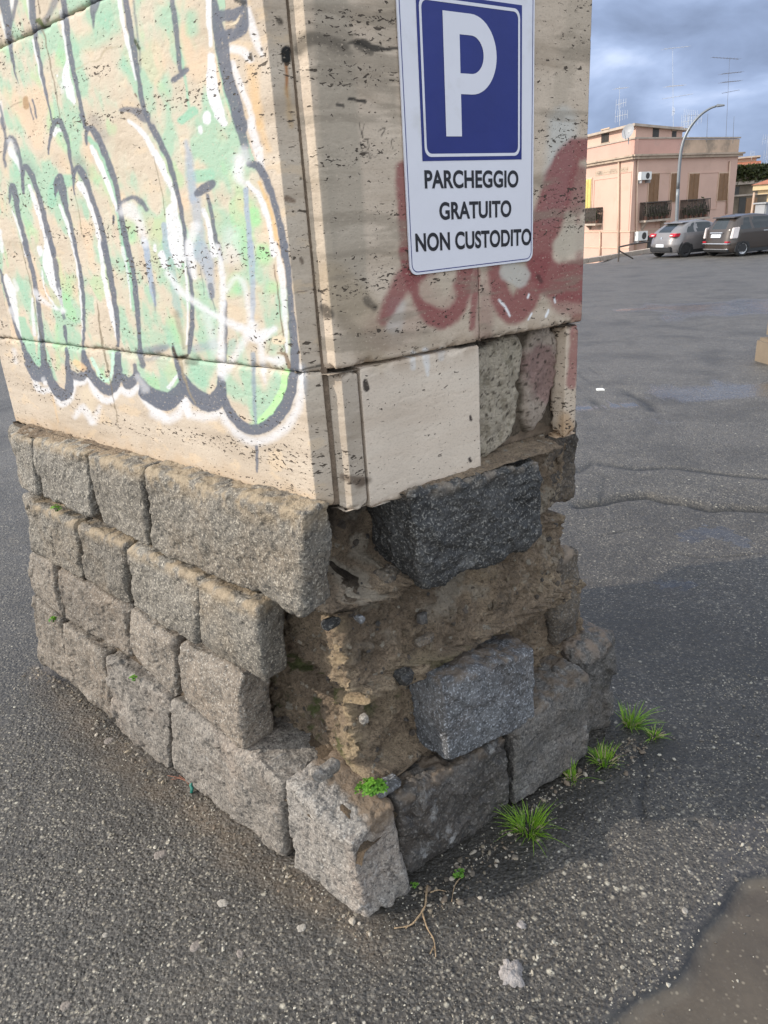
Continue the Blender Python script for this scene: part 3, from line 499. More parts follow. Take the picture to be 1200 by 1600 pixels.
def paint_right(Pw, uz):
    P = projv(Pw); n3 = np.stack([uz[:, 0], uz[:, 1], np.ones(len(uz))], 1)
    P = P+np.stack([fbm(n3, 30, 3, seed=15), fbm(n3, 30, 3, seed=19)], 1)*2.2
    p = Paint(P); al = np.arange(len(P))
    st = fbm(n3*np.array([1, .25, 1]), 9, 4, 0.55, 41); p.over(al, (0.36, 0.30, 0.23), sstep(0.05, 0.5, st)*0.5*sstep(1.33, 1.36, uz[:, 1]))
    p.st(PXZ, [(515, -60), (525, 120), (535, 300), (545, 470)], [50, 60, 66, 60], (.33, .285, .225), .6*1, 5)
    p.st(PXZ, [(520, 440), (560, 490), (590, 560)], [60, 70, 40], (.33, .25, .16), .5, 12)
    p.st(PXZ, [(880, 190), (870, 300), (855, 340)], [44, 40, 30], (.55, .54, .50), .75, 9)
    p.st(PXZ, [(620, 480), (615, 510)], [30, 24], (.6, .57, .52), .7, 6)
    for pts, w, a, so in [
        ([(628, 262), (634, 330), (642, 420)], [22, 26, 30], .85, 5), ([(598, 500), (622, 455), (660, 395)], [16, 30, 40], .85, 6), ([(640, 395), (662, 470), (690, 495), (716, 468), (728, 420)], [34, 34, 40, 34, 26], .9, 5), ([(737, 512), (746, 425)], [9, 12], .8, 3), ([(660, 420), (680, 470)], [30, 30], .5, 6),
        ([(772, 415), (784, 465), (802, 485), (826, 460), (842, 415)], [18, 34, 44, 38, 28], .88, 5), ([(917, 232), (894, 238), (878, 268), (866, 312), (850, 362), (838, 420)], [34, 36, 44, 50, 46, 36], .9, 5), ([(846, 415), (868, 440), (913, 438)], [40, 56, 70], .92, 5), ([(880, 470), (913, 480)], [40, 44], .6, 8),
        ([(905, 270), (900, 320)], [26, 30], .7, 6), ([(903, 340), (905, 400)], [6, 10], .5, 5), ([(902, 500), (893, 600)], [20, 16], .75, 4), ([(764, 430), (755, 520)], [16, 30], .35, 8), ([(740, 455), (600, 520)], [30, 60], .18, 14)]:
        p.st(PXZ, pts, w, RED, a, so)
    p.st(PXZ, [(880, 384), (898, 372)], [32, 44], (.50, .43, .34), .85, 5)
    p.st(PXZ, [(674, 452), (690, 460)], [40, 44], (.52, .43, .33), .7, 5)
    p.st(PXZ, [(798, 425), (812, 432)], [34, 34], (.50, .47, .42), .85, 4)
    for pts, w in [([(780, 470), (790, 480), (797, 492)], 4), ([(826, 500), (831, 490)], 3), ([(853, 495), (856, 485)], 3), ([(824, 465), (826, 460)], 3), ([(866, 465), (868, 472)], 3)]:
        p.st(PXZ, pts, w, (.85, .85, .85), .9, 1)
    for pts, w in [([(645, 552), (646, 575)], 8), ([(665, 548), (668, 585)], [11, 5]), ([(690, 548), (688, 560)], 9)]:
        p.st(PXZ, pts, w, (.72, .72, .72), .6, 2.5)
    BLK = (.02, .018, .016)
    for pts, w, a, so in [([(466, 80), (480, 62), (510, 62), (540, 72)], [16, 22, 18, 12], .85, 4), ([(520, 74), (545, 82)], [20, 12], .5, 4), ([(545, 66), (566, 64), (585, 76), (622, 76)], [5, 10, 10, 4], .9, 1.5), ([(560, 70), (580, 82)], [14, 10], .8, 2),
        ([(505, 480), (512, 490)], [12, 18], .8, 4), ([(530, 500), (560, 520)], [20, 20], .25, 8), ([(574, 470), (585, 480)], [14, 12], .6, 3), ([(840, 432), (845, 440)], 7, .6, 2), ([(545, 155), (570, 158)], 6, .9, 1), ([(527, 164), (535, 166)], 6, .8, 1),
        ([(562, 192), (566, 215)], 1.6, .8, .8), ([(570, 195), (566, 215), (575, 218)], 1.4, .8, .8), ([(563, 222), (568, 238), (574, 232), (562, 224)], 1.5, .8, .8), ([(573, 220), (576, 230)], 1.5, .7, .8), ([(568, 240), (580, 248), (574, 238), (584, 244)], 1.4, .7, .8), ([(592, 204), (601, 201), (597, 212)], 1.8, .8, .8), ([(620, 216), (612, 220), (614, 232), (620, 234)], 1.5, .7, .8)]:
        p.st(PXZ, pts, w, BLK, a, so)
    p.st(PXZ, [(560, 755), (575, 750)], [14, 10], (.10, .07, .05), .7, 4)
    p.st(PXZ, [(571, 596), (574, 606)], [8, 10], (.03, .022, .018), .95, 1)
    p.st(PXZ, [(535, 745), (565, 752)], [10, 14], (.12, .085, .06), .8, 3)
    p.st(PXZ, [(883, 655), (888, 675)], [20, 26], (.42, .25, .12), .6, 6)
    for q in [(735, 651), (734, 716)]: p.st(PXZ, [q, (q[0]+1, q[1]+4)], 5, (.03, .02, .02), .95, .8)
    jl = np.abs(uz[:, 1]-JZ1); bn = sstep(.1, .5, fbm(n3*np.array([.35, 2.2, 1]), 9, 4, .6, 43)); p.over(al, (.25, .205, .155), bn*.55*sstep(1.34, 1.37, uz[:, 1])); p.over(al, (.30, .21, .14), sstep(.05, .0, jl)*sstep(-.3, .4, fbm(n3, 22, 3, seed=8))*.5)
    return p.rgba()

# ------------------------------------------------------------------ the pillar
M['jointfill'] = plain('old_joint_mortar', (.15, .11, .078), .95, var=.4, scale=25, bump=.6, bscale=90)
PIL = root('stone_pillar', (-0.1, 2.1, 0), 'graffiti covered corner pillar of cream slabs on a broken base of rough grey blocks', 'pillar')
def resample(poly, step):
    poly = [np.asarray(p, float) for p in poly]; out = [poly[0]]
    for a, b in zip(poly[:-1], poly[1:]):
        n = max(1, int(math.ceil(np.linalg.norm(b-a)/step)))
        out += [a+(b-a)*(i+1)/n for i in range(n)]
    return np.array(out)
def slab(name, path, z0, z1, step, mat, paintf, uvo, seed, nseg, chip=0.006, depth=0.05, botw=0.0, label=None, uz_of=None, skew=None):
    """cladding slab: front follows the plan path, edges and ends return into the wall"""
    pts = resample(path, step); n = len(pts)
    t = np.gradient(pts, axis=0); t /= np.linalg.norm(t, axis=1)[:, None]
    nm = np.stack([t[:, 1], -t[:, 0], np.zeros(n)], 1)
    if nseg < 0: nm = -nm
    s = np.concatenate([[0], np.cumsum(np.linalg.norm(np.diff(pts, axis=0), axis=1))])
    zs = np.linspace(z0, z1, max(3, int((z1-z0)/step)+1)); m = len(zs)
    Z = np.repeat(zs[:, None], n, 1); X = np.repeat(pts[None], m, 0); NN = np.repeat(nm[None], m, 0); S = np.repeat(s[None], m, 0)
    q = np.stack([S.ravel(), Z.ravel(), np.full(S.size, seed*3.1)], 1)
    dz = np.minimum(Z-z0, z1-Z).ravel(); ds = np.minimum(S, s[-1]-S).ravel()
    d = np.minimum(dz, ds)
    disp = 0.0008*fbm(q, 6, 3, seed=seed)
    pit = fbm(q*np.array([1, 2.6, 1]), 38, 3, 0.6, seed+3); bandm = sstep(0.0, 0.35, fbm(q*np.array([.2, 1.6, 1]), 9, 2, seed=seed+4))
    disp -= 0.0006*sstep(0.34, 0.5, pit+0.16*bandm-0.05)
    ch = np.clip(fbm(q, 26, 3, 0.55, seed+6)+0.12, 0, 1)
    disp -= chip*2.2*ch*np.exp(-(d/0.008)**2)+0.0035*np.exp(-(d/0.003)**2)
    V = np.concatenate([X[..., :2], Z[..., None]], -1).reshape(-1, 3)+NN.reshape(-1, 3)*disp[:, None]
    if botw:
        wob = botw*fbm(np.stack([s, np.zeros(n), np.full(n, seed)], 1), 9, 3, seed=seed+8)
        V = V.reshape(m, n, 3); V[:, :, 2] += wob[None]*np.exp(-((zs-z0)/0.05))[:, None]; V = V.reshape(-1, 3)
    uz = np.stack([S.ravel()+uvo, Z.ravel()], 1)
    pa = paintf(V, uz)
    # returns at bottom and top
    V3 = V.reshape(m, n, 3); bot = V3[0]-nm*depth; top = V3[-1]-nm*depth
    Vall = np.concatenate([bot, V, top]); U = np.concatenate([uz[:n]-[0, .05], uz, uz[-n:]+[0, .05]]); PA = np.concatenate([pa[:n], pa, pa[-n:]])
    o = part(name, Vall, grid_faces(m+2, n, nseg < 0), mat, PIL, attrs={'paint': PA}, uv=U)
    if label: o['label'] = label
    return o
def Lx(u, w=0.0): return P0+u*eL+(TL+w)*nL
inJ = np.array([0.02, 0.05, 0])
leftpath = [Lx(UL, -.06), Lx(UL), arr, Jn+np.array([.001, 0, 0]), Jn+np.array([.001, .05, 0])]
def lp(off=0.0): return leftpath
ST = 0.0026
slab('cladding_slab', leftpath, 1.05, JZ1-.0012, ST, M['trav'], paint_left, 0.0, 1, 1, chip=.005, botw=.004)
slab('cladding_slab', leftpath, JZ1+.0012, JZ2-.0015, ST, M['trav'], paint_left, 3.0, 2, 1, chip=.004)
slab('cladding_slab', leftpath, JZ2+.0015, 2.62, 0.004, M['trav'], paint_left, 6.0, 3, 1, chip=.004)
slab('cladding_slab', leftpath, 2.623, 3.2, 0.02, M['trav'], lambda V, uz: np.zeros((len(V), 4)), 9.0, 4, 1, chip=.0)
def Tx(u, w=0.0): return Bv+u*eR+w*nR
jin = [Jn+np.array([.006, .05, 0]), Jn+np.array([.0055, .002, 0])]
uS = 0.435; uS = pxT((748, 470))[0]
rend = [Tx(UR-.006), Tx(UR), Tx(UR, -.06)]
rA = jin+[Bv-.006*eR+np.array([-.004, .001, 0]), Tx(.004), Tx(uS-.0015), Tx(uS-.0015, -.06)]
rB = [Tx(uS+.0015, -.06), Tx(uS+.0015)]+rend[1:]
slab('cladding_slab', rA, JZ1+.004, JZ2-.003, ST, M['travR'], paint_right, 0.3, 11, 1, chip=.008)
slab('cladding_slab', rB, JZ1+.004, JZ2-.003, ST, M['travR'], paint_right, 2.3, 12, 1, chip=.008)
slab('cladding_slab', rA, JZ2+.003, 2.62, 0.004, M['travR'], paint_right, 4.3, 13, 1, chip=.006)
slab('cladding_slab', rB, JZ2+.003, 2.62, 0.004, M['travR'], paint_right, 5.3, 14, 1, chip=.006)
slab('cladding_slab', jin+[Bv]+rend, 2.623, 3.2, 0.02, M['travR'], lambda V, uz: np.zeros((len(V), 4)), 9.0, 15, 1, chip=.0)
# short course under them: narrow corner piece, clean slab, a hole showing rough plaster, and the end strip
u1 = pxT((566, 640))[0]; uC = pxT((751, 640))[0]; u3 = pxT((884, 560))[0]
slab('corner_slab', [p+np.array([.004, .004, 0]) for p in jin]+[Bv-.004*eR+np.array([.003, .004, 0]), Tx(.012, -.003), Tx(u1-.003, -.004), Tx(u1-.003, -.06)], 1.035, JZ1-.006, ST, M['trav'], paint_right, 7.0, 16, 1, chip=.012, botw=.02)
slab('cladding_slab', [Tx(u1+.004, -.05), Tx(u1+.004, -.003), Tx(uC, -.003), Tx(uC, -.06)], 1.03, JZ1-.004, ST, M['travclean'], paint_right, 8.0, 17, 1, chip=.003, botw=.012, label='clean pale slab beside the hole')
slab('end_strip', [Tx(u3, -.05), Tx(u3+.004, -.004)]+[Tx(UR-.012, -.002), Tx(UR, -.010), Tx(UR, -.05)], 1.055, JZ1-.003, ST, M['travR'], paint_right, 9.0, 18, 1, chip=.016, botw=.03, label='narrow strip with red paint and rounded foot')
# plaster hole
def hole():
    us = np.arange(uC-.01, u3+.014, .004); zs = np.arange(1.02, JZ1+.006, .004); U, Z = np.meshgrid(us, zs); q = np.stack([U.ravel(), Z.ravel(), np.full(U.size, 5.)], 1)
    wv = -.052+.006*fbm(q, 18, 4, seed=31); P = projv(Tp(0, 0)+q[:, :1]*eR+q[:, 1:2]*K+0*q)
    P = P+np.stack([fbm(q, 40, 3, seed=2), fbm(q, 40, 3, seed=4)], 1)*5
    a = inpoly(P, [(753, 548), (775, 545), (800, 530), (828, 524), (832, 545), (826, 600), (822, 650), (810, 690), (785, 712), (754, 728)])
    b = inpoly(P, [(846, 520), (870, 508), (884, 520), (883, 600), (868, 640), (850, 682), (838, 670), (832, 640), (834, 560)])
    d = a*1.0+b*1.0; D = d.reshape(U.shape); 
    for _ in range(3): D = (D+np.roll(D, 1, 0)+np.roll(D, -1, 0)+np.roll(D, 1, 1)+np.roll(D, -1, 1))/5
    d = D.ravel(); wv = wv+d*(.026+.0025*fbm(q, 30, 4, seed=44)+.003*fbm(q, 9, 2, seed=45)); wv -= .02*sstep(1.10, 1.03, q[:, 1])*(q[:, 0] > uC+.12)
    p = Paint(P); al = np.arange(len(P)); p.over(al, (.19, .15, .11), np.ones(len(P))*.9); p.over(al, (.58, .495, .385), sstep(.3, .7, d))
    p.over(al, (.22, .18, .12), sstep(.1, .5, fbm(q, 26, 4, .65, 51))*.6*d); p.over(al, (.20, .19, .11), sstep(.25, .5, fbm(q, 12, 3, .6, 57))*d*.15); p.over(al, (.50, .40, .33), b*.8*sstep(.3, .7, d)); p.st(PXZ, [(862, 560), (868, 610), (850, 570)], [40, 44, 40], (.33, .17, .16), .65, 8)
    p.over(al, (.06, .045, .03), sstep(.46, .56, fbm(q, 70, 3, .6, 52)+.05)*.85)
    V = np.array([Tp(0, 0)]*1)+q[:, :1]*eR+q[:, 1:2]*K+wv[:, None]*nR
    o = part('plaster_patch', V, grid_faces(len(zs), len(us)), M['mortar'], PIL, attrs={'stain': p.rgba()}); o['label'] = 'rough plaster behind a missing slab'
hole()
# body behind the slabs and the unseen sides
back = [Lx(UL-.02, -.03), arr+np.array([.02, .06, 0]), Tx(.02, -.06), Tx(UR-.02, -.055), Tx(UR-.02, -.055)+eL*1.55+eR*0.0]
bc = Lx(UL, -.03)+eR*0.80; back[4] = bc
mb = MB(); mb.prism([Jn+K*1.05+np.array(v) for v in [(-.004, .003, 0), (.011, .003, 0), (.011, .06, 0), (-.004, .06, 0)]], K*2.1); mb.part('joint_filling', M['jointfill'], PIL)
mb = MB(); mb.prism([p+K*1.05 for p in back[::-1]], K*2.15); mb.part('upper_body', M['jointfill'], PIL)
mb = MB(); mb.box(Tx(UR-.012, -.064)+K*1.05, (bc-Tx(UR-.02, -.06))*.98, nR*0+eR*.012, K*2.15); mb.part('rear_cladding', M['travR'], PIL)
mb = MB(); mb.box(Lx(UL-.01, -.064)+K*1.05, eR*.76, eL*.012, K*2.15); mb.part('side_cladding', M['travR'], PIL)

# ------------------------------------------------------------------ rough base blocks
def cube_grid(nx, ny, nz):
    P = []; F = []; key = {}
    n = np.array([nx, ny, nz]); V = []; faces = []
    off = 0
    for ax in range(3):
        a, b = [i for i in range(3) if i != ax]
        for sgn in (0, 1):
            ia, ib = np.meshgrid(np.arange(n[a]+1), np.arange(n[b]+1), indexing='ij'); I = np.zeros(ia.shape+(3,), int)
            I[..., a] = ia; I[..., b] = ib; I[..., ax] = sgn*n[ax]; V.append(I.reshape(-1, 3))
            f = grid_faces(n[a]+1, n[b]+1)+off; flip = (sgn == 1) ^ (ax == 1)
            faces.append(f if flip else f[:, ::-1]); off += ia.size
    V = np.concatenate(V); F = np.concatenate(faces); k = V[:, 0]*1000000+V[:, 1]*1000+V[:, 2]
    uq, idx, inv = np.unique(k, return_index=True, return_inverse=True)
    return V[idx]/n*2.0-1, inv.ravel()[F]
def block(name, c8, mat, seed, rad=0.015, res=0.0048, rough=0.0065, facet=0.0, chips=4, stain=None, label=None, bulge=0.003, parent=None):
    """rough hewn block from 8 corners: front bl br tr tl, back bl br tr tl"""
    c = np.array(c8, float); L = np.linalg.norm
    dx = (L(c[1]-c[0])+L(c[2]-c[3]))/2; dz = (L(c[3]-c[0])+L(c[2]-c[1]))/2; dy = (L(c[4]-c[0])+L(c[6]-c[2]))/2
    h = np.array([dx, dy, dz])/2; nn = np.clip((2*h/res).astype(int), 4, 150)
    q, F = cube_grid(*nn); p = q*h; rad = min(rad, h.min()*.8)
    inn = np.clip(p, -(h-rad), h-rad); d = p-inn; dl = np.linalg.norm(d, axis=1)[:, None]; nrm = np.where(dl > 1e-9, d/np.maximum(dl, 1e-9), 0)
    p = inn+nrm*rad
    so = p+seed*7.77
    rn = np.random.RandomState(seed)
    # bulging split face
    fr = nrm[:, 1] < -0.3
    e = (1-(q[:, 0])**2)*(1-(q[:, 2])**2); p[:, 1] -= bulge*e*(q[:, 1] < 0)
    disp = rough*1.25*fbm(so, 8, 2, .5, seed)+rough*.42*fbm(so, 30, 2, .5, seed+1)+rough*.34*fbm(so, 85, 3, .6, seed+2)
    if facet:
        wv = so+0.012*np.stack([fbm(so, 20, 2, seed=seed+5), fbm(so, 20, 2, seed=seed+6), fbm(so, 20, 2, seed=seed+7)], 1)
        v, _, _ = cells(wv, 11, seed, .9); disp += facet*v; v2, _, _ = cells(wv, 26, seed+3, .9); disp += facet*.4*v2
    p = p+nrm*disp[:, None]
    for k in range(chips):   # broken corners and edges: cut by tilted planes
        ax = rn.normal(size=3); ax[1] = -abs(ax[1])*1.2; 
        if k % 2: ax[rn.randint(3)] *= .15
        ax /= np.linalg.norm(ax); ext = (np.abs(ax)*h).sum(); cut = ext-rn.uniform(.006, .018)*(1.0 if k < 3 else 1.4)
        over = p@ax-cut+.004*fbm(so, 34, 3, .6, seed+20+k); p = p-ax*np.maximum(over, 0)[:, None]*.92
    t = (p/h+1)/2; x, y, z = t[:, 0:1], t[:, 1:2], t[:, 2:3]
    W = ((c[0]*(1-x)+c[1]*x)*(1-z)+(c[3]*(1-x)+c[2]*x)*z)*(1-y)+((c[4]*(1-x)+c[5]*x)*(1-z)+(c[7]*(1-x)+c[6]*x)*z)*y
    at = stain(W, q) if stain else np.zeros((len(W), 4))
    o = part(name, W, F, mat, parent or PIL, attrs={'stain': at})
    if label: o['label'] = label
    return o
def quadL(bl, br, tr, tl, w=0.0, d=.17):     # image corners on the left base plane; bl is the far left one
    f = [hit(q, nL, P0, w) for q in (bl, br, tr, tl)]; return f+[p-nL*d for p in f]
def quadR(bl, br, tr, tl, w=0.0, d=.17):
    f = [hit(q, nR, G0, w) for q in (bl, br, tr, tl)]; return f+[p-nR*d for p in f]
def top_dust(col=(.30, .23, .15), lo=.55):
    def f(W, q):
        a = sstep(lo, .98, q[:, 2])*sstep(-.35, .25, fbm(W, 25, 3, seed=4)); return np.concatenate([np.tile(col, (len(W), 1)), a[:, None]*.75], 1)
    return f
def ring(u0, u1, z0, z1, w=0.0, d=.17, P=Lp, sl=0.0):
    f = [P(u0, z0, w+.0), P(u1, z0, w), P(u1, z1, w-sl), P(u0, z1, w-sl)]; nn = nL if P is Lp else nR
    return f+[p-nn*d for p in f]
bs = []
def bl(quad, mat, seed, w=0.0, **k):
    k.setdefault('chips', 3); k.setdefault('facet', .004); return block('base_block', quadL(*quad, w=w), M[mat], seed, **k)
# course 1, left
bl([(27, 760), (62, 779), (47, 684), (12, 671)], 'granite', 101, stain=top_dust(), rad=.017)
bl([(64, 779), (143, 813), (131, 708), (48, 684)], 'granite', 102, stain=top_dust(), rad=.017)
bl([(154, 820), (230, 857), (220, 731), (133, 709)], 'granite', 103, stain=top_dust(), rad=.017)
block('base_block', quadL((234, 860), (474, 966), (476, 800), (223, 732), d=.085), M['granite'], 104, stain=top_dust(lo=.4), rad=.017, rough=.010, label='long block with a broken end')
# course 2
bl([(48, 862), (128, 908), (120, 815), (36, 781)], 'granite', 106, stain=top_dust(), rad=.017)
bl([(131, 908), (198, 948), (195, 850), (119, 818)], 'granite', 107, stain=top_dust(), rad=.017)
bl([(206, 950), (307, 1012), (311, 902), (196, 850)], 'granite', 108, stain=top_dust(), rad=.017)
block('base_block', quadL((310, 1012), (410, 1074), (402, 950), (303, 905), d=.09), M['granite'], 109, stain=top_dust(), rad=.017)
# course 3
bl([(47, 930), (96, 968), (80, 880), (40, 863)], 'brownstone', 111, facet=.005, rad=.02)
bl([(99, 970), (203, 1029), (196, 950), (84, 887)], 'brownstone', 112, facet=.007, rad=.018)
bl([(205, 1031), (277, 1094), (271, 1002), (197, 951)], 'brownstone', 113, facet=.007, rad=.018)
block('base_block', quadL((284, 1096), (380, 1180), (369, 1060), (277, 1004), d=.11), M['brownstone'], 114, facet=.005, rad=.02, rough=.006)
# course 4
bl([(58, 1036), (111, 1066), (92, 971), (47, 928)], 'brownstone', 116, facet=.006, rad=.02)
bl([(106, 1062), (178, 1128), (160, 1025), (93, 972)], 'brownstone', 117, facet=.008, rad=.018)
bl([(178, 1138), (262, 1212), (258, 1094), (162, 1026)], 'pale', 118, facet=.009, rad=.02)
block('base_block', quadL((268, 1208), (444, 1346), (441, 1220), (261, 1096), d=.2), M['pale'], 119, facet=.006, rad=.024, rough=.007, label='long low block at the ground')
# corner stone: lit left face, shaded right end
f = [Lp(.302, -.03), Lp(.034, -.03), Lp(.064, .222), Lp(.302, .300)]
bk = [f[0]+eR*.24, f[1]+eR*.135, f[2]+eR*.130+K*.052, f[3]+eR*.20+K*.004]
block('corner_block', f+bk, M['pale'], 121, facet=.007, rad=.014, rough=.006, chips=3, res=.0045, label='pale corner block with a broken shaded end', stain=lambda W, q: np.concatenate([np.tile((.12, .08, .048), (len(W), 1)), (sstep(.5, .9, q[:, 2])*sstep(-.25, .1, q[:, 1]+.25*fbm(W, 30, 3, seed=6))*.85)[:, None]], 1))
# right face
rdust = top_dust((.13, .095, .066), .78)
block('base_block', quadR((664, 932), (846, 846), (848, 716), (634, 772), d=.20), M['charcoal'], 131, rad=.017, rough=.013, facet=.006, chips=3, stain=top_dust((.22, .18, .14), .7), label='charcoal block under the clean slab')
block('base_block', quadR((703, 1200), (842, 1118), (840, 1014), (690, 1066), w=.01, d=.19), M['bluegrey'], 132, rad=.007, facet=.009, rough=.004, chips=6, res=.005, stain=rdust, label='blue grey block with sharp split faces')
block('base_block', quadR((630, 1382), (800, 1262), (795, 1150), (612, 1254), w=-.004, d=.20), M['darkgrey'], 133, rad=.014, facet=.012, rough=.011, chips=6, stain=rdust)
block('base_block', quadR((803, 1262), (923, 1176), (922, 1053), (806, 1128), w=.01, d=.18), M['slate'], 134, rad=.009, facet=.008, rough=.006, chips=5, stain=rdust)
block('base_block', ring(.728, .925, -.02, .345, -.06, .20, Rp), M['slate'], 135, rad=.045, facet=.010, rough=.010, chips=3, stain=top_dust((.20, .145, .105), .6), label='rounded end block near the grass')
block('base_block', ring(.665, .775, .365, .665, -.10, .16, Rp), M['brownblock'], 136, rad=.022, rough=.009, chips=2, stain=top_dust((.26, .2, .15), .7))
block('base_block', ring(.58, .745, .83, 1.07, -.105, .18, Rp), M['brownblock'], 137, rad=.016, rough=.012, chips=2, facet=.005)
# a few blocks of the unseen left end, right end and rear
for i, (z0, z1) in enumerate([(.0, .30), (.30, .58), (.585, .81), (.815, 1.055)]):
    u = UL+.10-.025*i
    for j in range(2):
        a = Lp(u, z0, -.02)+eR*(.02+.29*j); b2 = a+eR*.282; f = [b2, a, a+K*(z1-z0-.008), b2+K*(z1-z0-.008)]; f = f[::1]
        block('base_block', f+[p-eL*.17 for p in f], M['granite' if i > 1 else 'brownstone'], 150+i*4+j, rad=.017, res=.014, chips=2)
    for j in range(4):
        a = Lp(UL-.02, z0, -.02)+eR*.62-eL*(.27*j); b2 = a-eL*.262; f = [a, b2, b2+K*(z1-z0-.008), a+K*(z1-z0-.008)]
        f = [p for p in (f[1], f[0], f[3], f[2])]
        block('base_block', f+[p-eR*.15 for p in f], M['granite' if i > 1 else 'brownstone'], 180+i*6+j, rad=.017, res=.016, chips=2)

# ------------------------------------------------------------------ mortar core between and behind the blocks
cs = P0+.0687*eL                                # where both base planes meet
def core():
    uR_end = .95; tl = UL-.0687; uRc = float((cs-G0)@eR); tr = uR_end-uRc
    step = .0042; t = np.arange(-tl, tr+1e-6, step); zs = np.arange(-.02, 1.062, step)
    T, Z = np.meshgrid(t, zs); T = T.ravel(); Z = Z.ravel(); left = T < 0; u = np.abs(T)
    q = np.stack([T*1.0, Z, np.zeros(len(T))], 1)
    jit = .018*fbm(q, 7, 3, seed=61); zz = Z+jit; uu = u+.014*fbm(q, 9, 3, seed=62)
    def led(zc, h): return np.exp(-((zz-zc)/h)**4)
    # left face: recess of the joints, then the pockets where blocks have gone
    wl = np.full(len(T), -.052)
    pk = lambda end, z0, z1: sstep(end+.012, end-.012, uu)*sstep(z0-.012, z0+.012, zz)*sstep(z1+.012, z1-.012, zz)
    uo = u+.0687
    P1 = sstep(.12, .09, uo)*sstep(.80, .83, zz); P2 = sstep(.34, .32, uo)*sstep(.545, .57, zz)*sstep(.835, .81, zz); P3 = sstep(.47, .45, uo)*sstep(.26, .28, zz)*sstep(.575, .55, zz)
    wl = wl-(.034+.04*0)*0-P1*.11-P2*.088-P3*.118
    wl += .045*led(.815, .020)*sstep(.34, .2, uo)+.015*led(.56, .018)*sstep(.46, .3, uo)+.03*sstep(.20, .08, uo)*(P2+P3)
    wl = np.minimum(wl, -.028)
    # right face
    ur = u+uRc
    wr = np.full(len(T), -.082)
    wr -= .09*sstep(.12, .05, ur)*sstep(.83, .87, zz)                     # dark hole under the corner slab
    wr -= .03*sstep(.83, .87, zz)*sstep(.06, .12, ur)*0
    wr += .035*led(.80, .028)*sstep(.26, .05, ur)                         # bed joint left hanging
    sl = np.clip((.80-zz)/.25, 0, 1)*sstep(.53, .56, zz); wr += .030*sl*sstep(-.02, .10, ur)*sstep(.6, .4, ur)-.015*sstep(.56, .6, zz)*sstep(.8, .77, zz)
    wr += .022*led(.545, .025)*sstep(.22, .05, ur)
    wr -= .045*sstep(.28, .31, zz)*sstep(.53, .50, zz)
    wr -= .02*sstep(.52, .62, ur)*sstep(.25, .6, zz)
    wv = np.where(left, wl, wr)
    big = fbm(q*np.array([1, 1, 1]), 11, 4, .55, 71); fine = fbm(q, 45, 4, .6, 72); c1, _, e1 = cells(q+.01*fbm(q, 25, 2, seed=73)[:, None], 24, 9, .8)
    expo = np.where(left, np.clip(P1+P2+P3, 0, 1), 1.0)*.9+.1
    c2, _, _ = cells(q+.006*fbm(q, 50, 2, seed=74)[:, None], 60, 10, .9); wv = wv+expo*(.013*big+.006*fine+.007*c1+.005*c2+.004*fbm(q, 120, 2, .6, 75))
    wv = np.minimum(wv, -.02)
    # plan position: inset both planes, sharing the corner
    det = nL[0]*nR[1]-nL[1]*nR[0]
    bl_ = np.where(left, 1.0, 0.0)
    blend = sstep(-.07, .05, T)                      # rounds the ridge
    # recess both planes near the corner
    wLn = wv.copy(); wRn = wv.copy()
    ZI = np.round((Z+.02)/step).astype(int); wg = wv.reshape(len(zs), len(t)); i0 = np.argmin(np.abs(t)); rowL = wg[:, max(0, i0-14)]; rowR = wg[:, i0+14]
    aL = np.where(left, wv, rowL[ZI]); aR = np.where(left, rowR[ZI], wv)
    # corner of the inset planes: solve (x-cs).nL=a, (x-cs).nR=b
    cx_ = (aL*nR[1]-aR*nL[1])/det; cy_ = (nL[0]*aR-nR[0]*aL)/det
    base = cs[None]+np.stack([cx_, cy_, Z], 1)
    ue = np.interp(Z, [0, .25, .40, .62, .69, .76, .81, .86, 1.0], [.74, .74, .70, .64, .62, .607, .613, .655, .66])-uRc-.01+.012*fbm(q*np.array([0, 1, 1]), 30, 3, seed=64); uo_ = np.maximum(u-ue, 0); un = np.minimum(u, ue)
    le = UL-.0687-.19; lo_ = np.maximum(u-le, 0); ln = np.minimum(u, le)
    V = np.where(left[:, None], base+ln[:, None]*eL-(lo_[:, None])*nL*1.0, base+un[:, None]*eR-uo_[:, None]*nR)
    # squash the ends so they stay behind the pillar's ends
    p = Paint(V[:, :2]*0); al = np.arange(len(V)); p.over(al, (.05, .038, .028), np.where(left, np.clip(1-P1-P2-P3, 0, 1), 0)*.6)  # gaps between left blocks darkened, crevice shade put into the colour
    moss = sstep(.18, .5, fbm(q, 13, 4, .6, 81))*np.where(left, sstep(.3, .5, P3), sstep(.45, .35, ur)*sstep(.60, .5, zz)*sstep(.40, .5, zz)+led(.78, .02)*sstep(.3, .1, ur))
    p.over(al, (.06, .085, .012), np.clip(moss, 0, 1)*.8)
    hole_shade = np.where(left, P1, sstep(.18, .10, ur)*sstep(.88, .97, zz)); p.over(al, (.028, .022, .018), np.clip(hole_shade*sstep(-.35, .3, fbm(q, 12, 3, seed=85)), 0, 1)*.8)  # hole under the slab darkened, its shade put into the colour
    ridge = np.exp(-(np.minimum(T+.012, 0)/.05)**2)*np.exp(-(np.maximum(T+.012, 0)/.018)**2)*sstep(.25, .3, Z)*sstep(.79, .74, Z)*sstep(-.5, .15, fbm(q, 14, 3, seed=83)); p.over(al, (.50, .38, .23), ridge*.6)  # sandy ridge tint, with its sunlit brightness put into the colour
    pale = sstep(.1, .45, fbm(q, 9, 4, .6, 88))*(~left)*sstep(.62, .7, Z); p.over(al, (.42, .36, .285), pale*.7)
    global CORE_PTS
